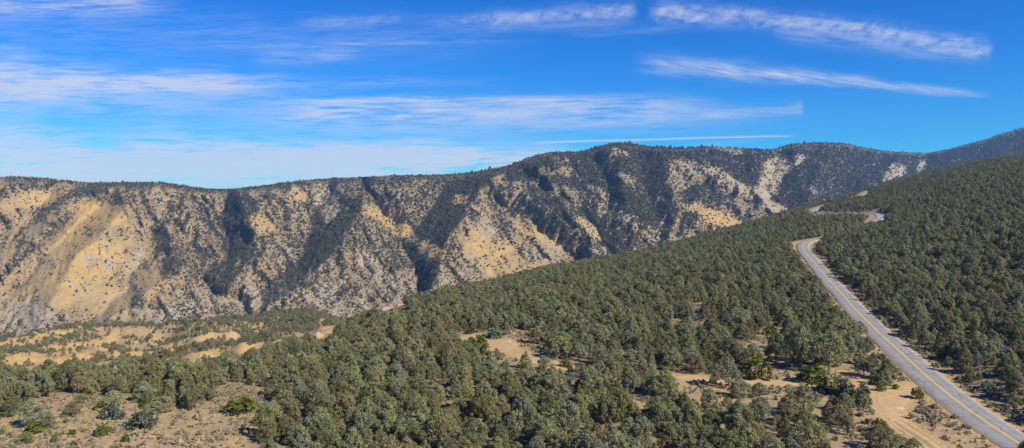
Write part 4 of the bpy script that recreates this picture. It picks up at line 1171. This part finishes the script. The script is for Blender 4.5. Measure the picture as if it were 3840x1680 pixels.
def vec(sx__, sy__, shear=0.0):
    c = t.node('ShaderNodeCombineXYZ'); t.put(c.inputs[0], t.m('DIVIDE', Uo, sx__)); t.put(c.inputs[1], t.m('DIVIDE', t.m('MULTIPLY_ADD', Uo, -shear, Vo), sy__)); return c.outputs[0]
nw = t.noise(vec(120, 40), 1.0, 3)
nwisp = t.noise(vec(70, 7), 1.0, 7, .62, .4)
nwispd = t.noise(vec(60, 8, .14), 1.0, 7, .62, .4)
npuff = t.noise(vec(15, 9, -.3), 1.0, 7, .66, .4)
nbig = t.noise(vec(150, 30), 1.0, 4, .55)
nfib = t.noise(vec(38, 2.6, -.03), 1.0, 6, .65, .3)
nfibd = t.noise(vec(38, 3.0, .16), 1.0, 6, .65, .3)
total = None
def streak(p0, p1, w0, w1, amp, tex, f0=.08, f1=.08, bend=0.0, soft=1.0, below=1.0):
    """a band of cloud from p0 to p1: half widths w0,w1, end fades f0,f1; below>1 spreads its lower side"""
    global total
    (ax, ay), (bx_, by_) = p0, p1; L = math.hypot(bx_ - ax, by_ - ay); cx_, cy_ = (bx_ - ax) / L, (by_ - ay) / L
    du_ = t.m('SUBTRACT', Uo, ax); dv_ = t.m('SUBTRACT', Vo, ay)
    a = t.m('DIVIDE', t.m('ADD', t.m('MULTIPLY', du_, cx_), t.m('MULTIPLY', dv_, cy_)), L)
    q = t.m('SUBTRACT', t.m('MULTIPLY', dv_, cx_), t.m('MULTIPLY', du_, cy_))
    q = t.m('ADD', q, t.m('MULTIPLY', t.m('SUBTRACT', nw, .5), w0 * 1.1 + 1.5)); q = t.m('ADD', q, t.m('MULTIPLY', t.m('SUBTRACT', nwisp, .5), w0 * .7))
    if bend: q = t.m('ADD', q, t.m('MULTIPLY', t.m('MULTIPLY', a, t.m('SUBTRACT', 1.0, a)), 4 * bend))
    wd = t.m('MULTIPLY_ADD', a, w1 - w0, w0)
    wd = t.m('MAXIMUM', wd, .5)
    if below != 1.0:
        wd = t.m('MULTIPLY', wd, t.m('MULTIPLY_ADD', t.m('GREATER_THAN', q, 0.0), below - 1, 1.0))
    b = t.m('DIVIDE', q, wd)
    g = t.m('EXPONENT', t.m('MULTIPLY', t.m('MULTIPLY', b, b), -1.0))
    en = t.m('MULTIPLY', t.ss(a, 0, f0), t.ss(a, 1 - f1, 1, 1, 0))
    tx = {'wisp': t.ss(t.m('MULTIPLY_ADD', nwisp, .5, t.m('MULTIPLY', nfib, .5)), .32, .66), 'wispd': t.ss(t.m('MULTIPLY_ADD', nwispd, .5, t.m('MULTIPLY', nfibd, .5)), .32, .66), 'puff': t.ss(t.m('MULTIPLY_ADD', npuff, .6, t.m('MULTIPLY', nwispd, .4)), .30, .68), 'big': t.ss(t.m('MULTIPLY_ADD', nwisp, .35, t.m('MULTIPLY_ADD', nfib, .35, t.m('MULTIPLY', nbig, .3))), .36, .57), 'flat': 1.0}[tex]
    v = t.m('MULTIPLY', t.m('MULTIPLY', g, en), t.m('MULTIPLY', tx, amp))
    total = v if total is None else t.m('ADD', total, v)
streak((645,12),(995,52),9,9,.85,'puff',.05,.03,bend=7)
streak((760,32),(985,58),7,6,.35,'wispd',.2,.05)
streak((400,24),(640,10),6,8,.75,'puff',.5,.05)
streak((280,26),(420,18),6,5,.35,'puff',.4,.3)
streak((430,30),(660,24),5,5,.25,'wisp',.3,.3)
streak((625,62),(1000,96),10,2.0,.75,'wispd',.12,.12,bend=1)
streak((690,64),(900,84),9,4,.3,'wispd',.2,.2)
streak((245,112),(760,108),8,8,.75,'big',.2,.25,bend=5,below=1.8)
streak((690,116),(805,109),3.5,6,.55,'wisp',.25,.04)
streak((-120,78),(300,86),22,5,.95,'big',.1,.25,bend=3,below=1.1)
streak((80,84),(560,82),8,4,.3,'wisp',.3,.4)
streak((-100,4),(190,4),13,9,.75,'big',.1,.25)
streak((-60,44),(45,50),4,2,.35,'wisp',.1,.3)
streak((240,62),(370,52),9,6,.3,'big',.3,.3)
streak((-150,128),(95,134),8,5,.65,'big',.1,.3)
streak((-200,162),(600,160),17,12,1.1,'big',.1,.15,bend=-2)
streak((180,146),(480,158),8,8,.6,'big',.3,.3)
streak((420,162),(560,160),4,3,.6,'wisp',.3,.2)
streak((520,143.5),(802,135.8),1.0,.9,.75,'flat',.15,.1,bend=.8)
streak((690,145),(770,139),2.5,1.5,.3,'wisp',.3,.3)
streak((500,130),(680,118),3,4,.3,'wisp',.3,.3)
streak((-200,182),(480,184),6,5,.35,'wisp',.1,.3)
streak((-200,95),(180,92),20,16,.4,'big',.1,.3)
streak((-60,88),(250,90),3.5,3,.5,'wisp',.2,.3)
streak((60,106),(640,122),10,12,.3,'wisp',.2,.3)
streak((-100,30),(560,44),26,20,.22,'wisp',.1,.3)
streak((150,48),(560,40),2,2,.3,'wisp',.3,.3)
streak((560,36),(700,28),3,3,.25,'wisp',.3,.3)
streak((240,101),(640,99),3,3,.6,'wisp',.2,.3)
streak((-300,146),(660,168),34,22,.75,'big',.1,.25)
streak((-300,100),(420,96),26,14,.35,'big',.1,.3)
streak((200,122),(840,120),18,12,.25,'big',.2,.3)
streak((-700,184),(1000,184),24,8,.42,'flat',.1,.45)
cl = t.m('MULTIPLY', t.m('MINIMUM', total, 1.0), .82)
cl = t.m('MULTIPLY', cl, t.ss(sp.outputs[1], .05, .2))
mixc = t.mix(cl, tn.outputs[0], c4(6.2, 6.5, 7.3))
t.l.new(mixc, bg.inputs[0]); bg.inputs[1].default_value = .066

sl = bpy.data.lights.new('sun', 'SUN'); sl.energy = 4.2; sl.angle = math.radians(.53); sl.color = (1, .93, .82)
so_ = bpy.data.objects.new('sun', sl); C.objects.link(so_)
sd = Vector((math.sin(AZM) * math.cos(EL), math.cos(AZM) * math.cos(EL), math.sin(EL)))
so_.rotation_euler = sd.to_track_quat('Z', 'Y').to_euler(); so_.location = (300, -100, 400)

# ------------------------------------------------------------------ camera
cam = bpy.data.cameras.new('camera'); co = bpy.data.objects.new('camera', cam); C.objects.link(co)
co.location = (0, 0, CZ); co.rotation_euler = (math.pi / 2, 0, 0)
cam.sensor_fit = 'HORIZONTAL'; cam.sensor_width = 36; cam.lens = F / 1024 * 36
cam.shift_y = -(224 - VH) / 1024; cam.clip_start = .5; cam.clip_end = 30000
sc = bpy.context.scene; sc.camera = co
sc.view_settings.view_transform = 'Standard'; sc.view_settings.look = 'None'; sc.view_settings.exposure = .8; sc.view_settings.gamma = 1
sc.cycles.max_bounces = 6; sc.cycles.use_denoising = True; sc.cycles.diffuse_bounces = 2; sc.cycles.transmission_bounces = 2; sc.cycles.volume_bounces = 0
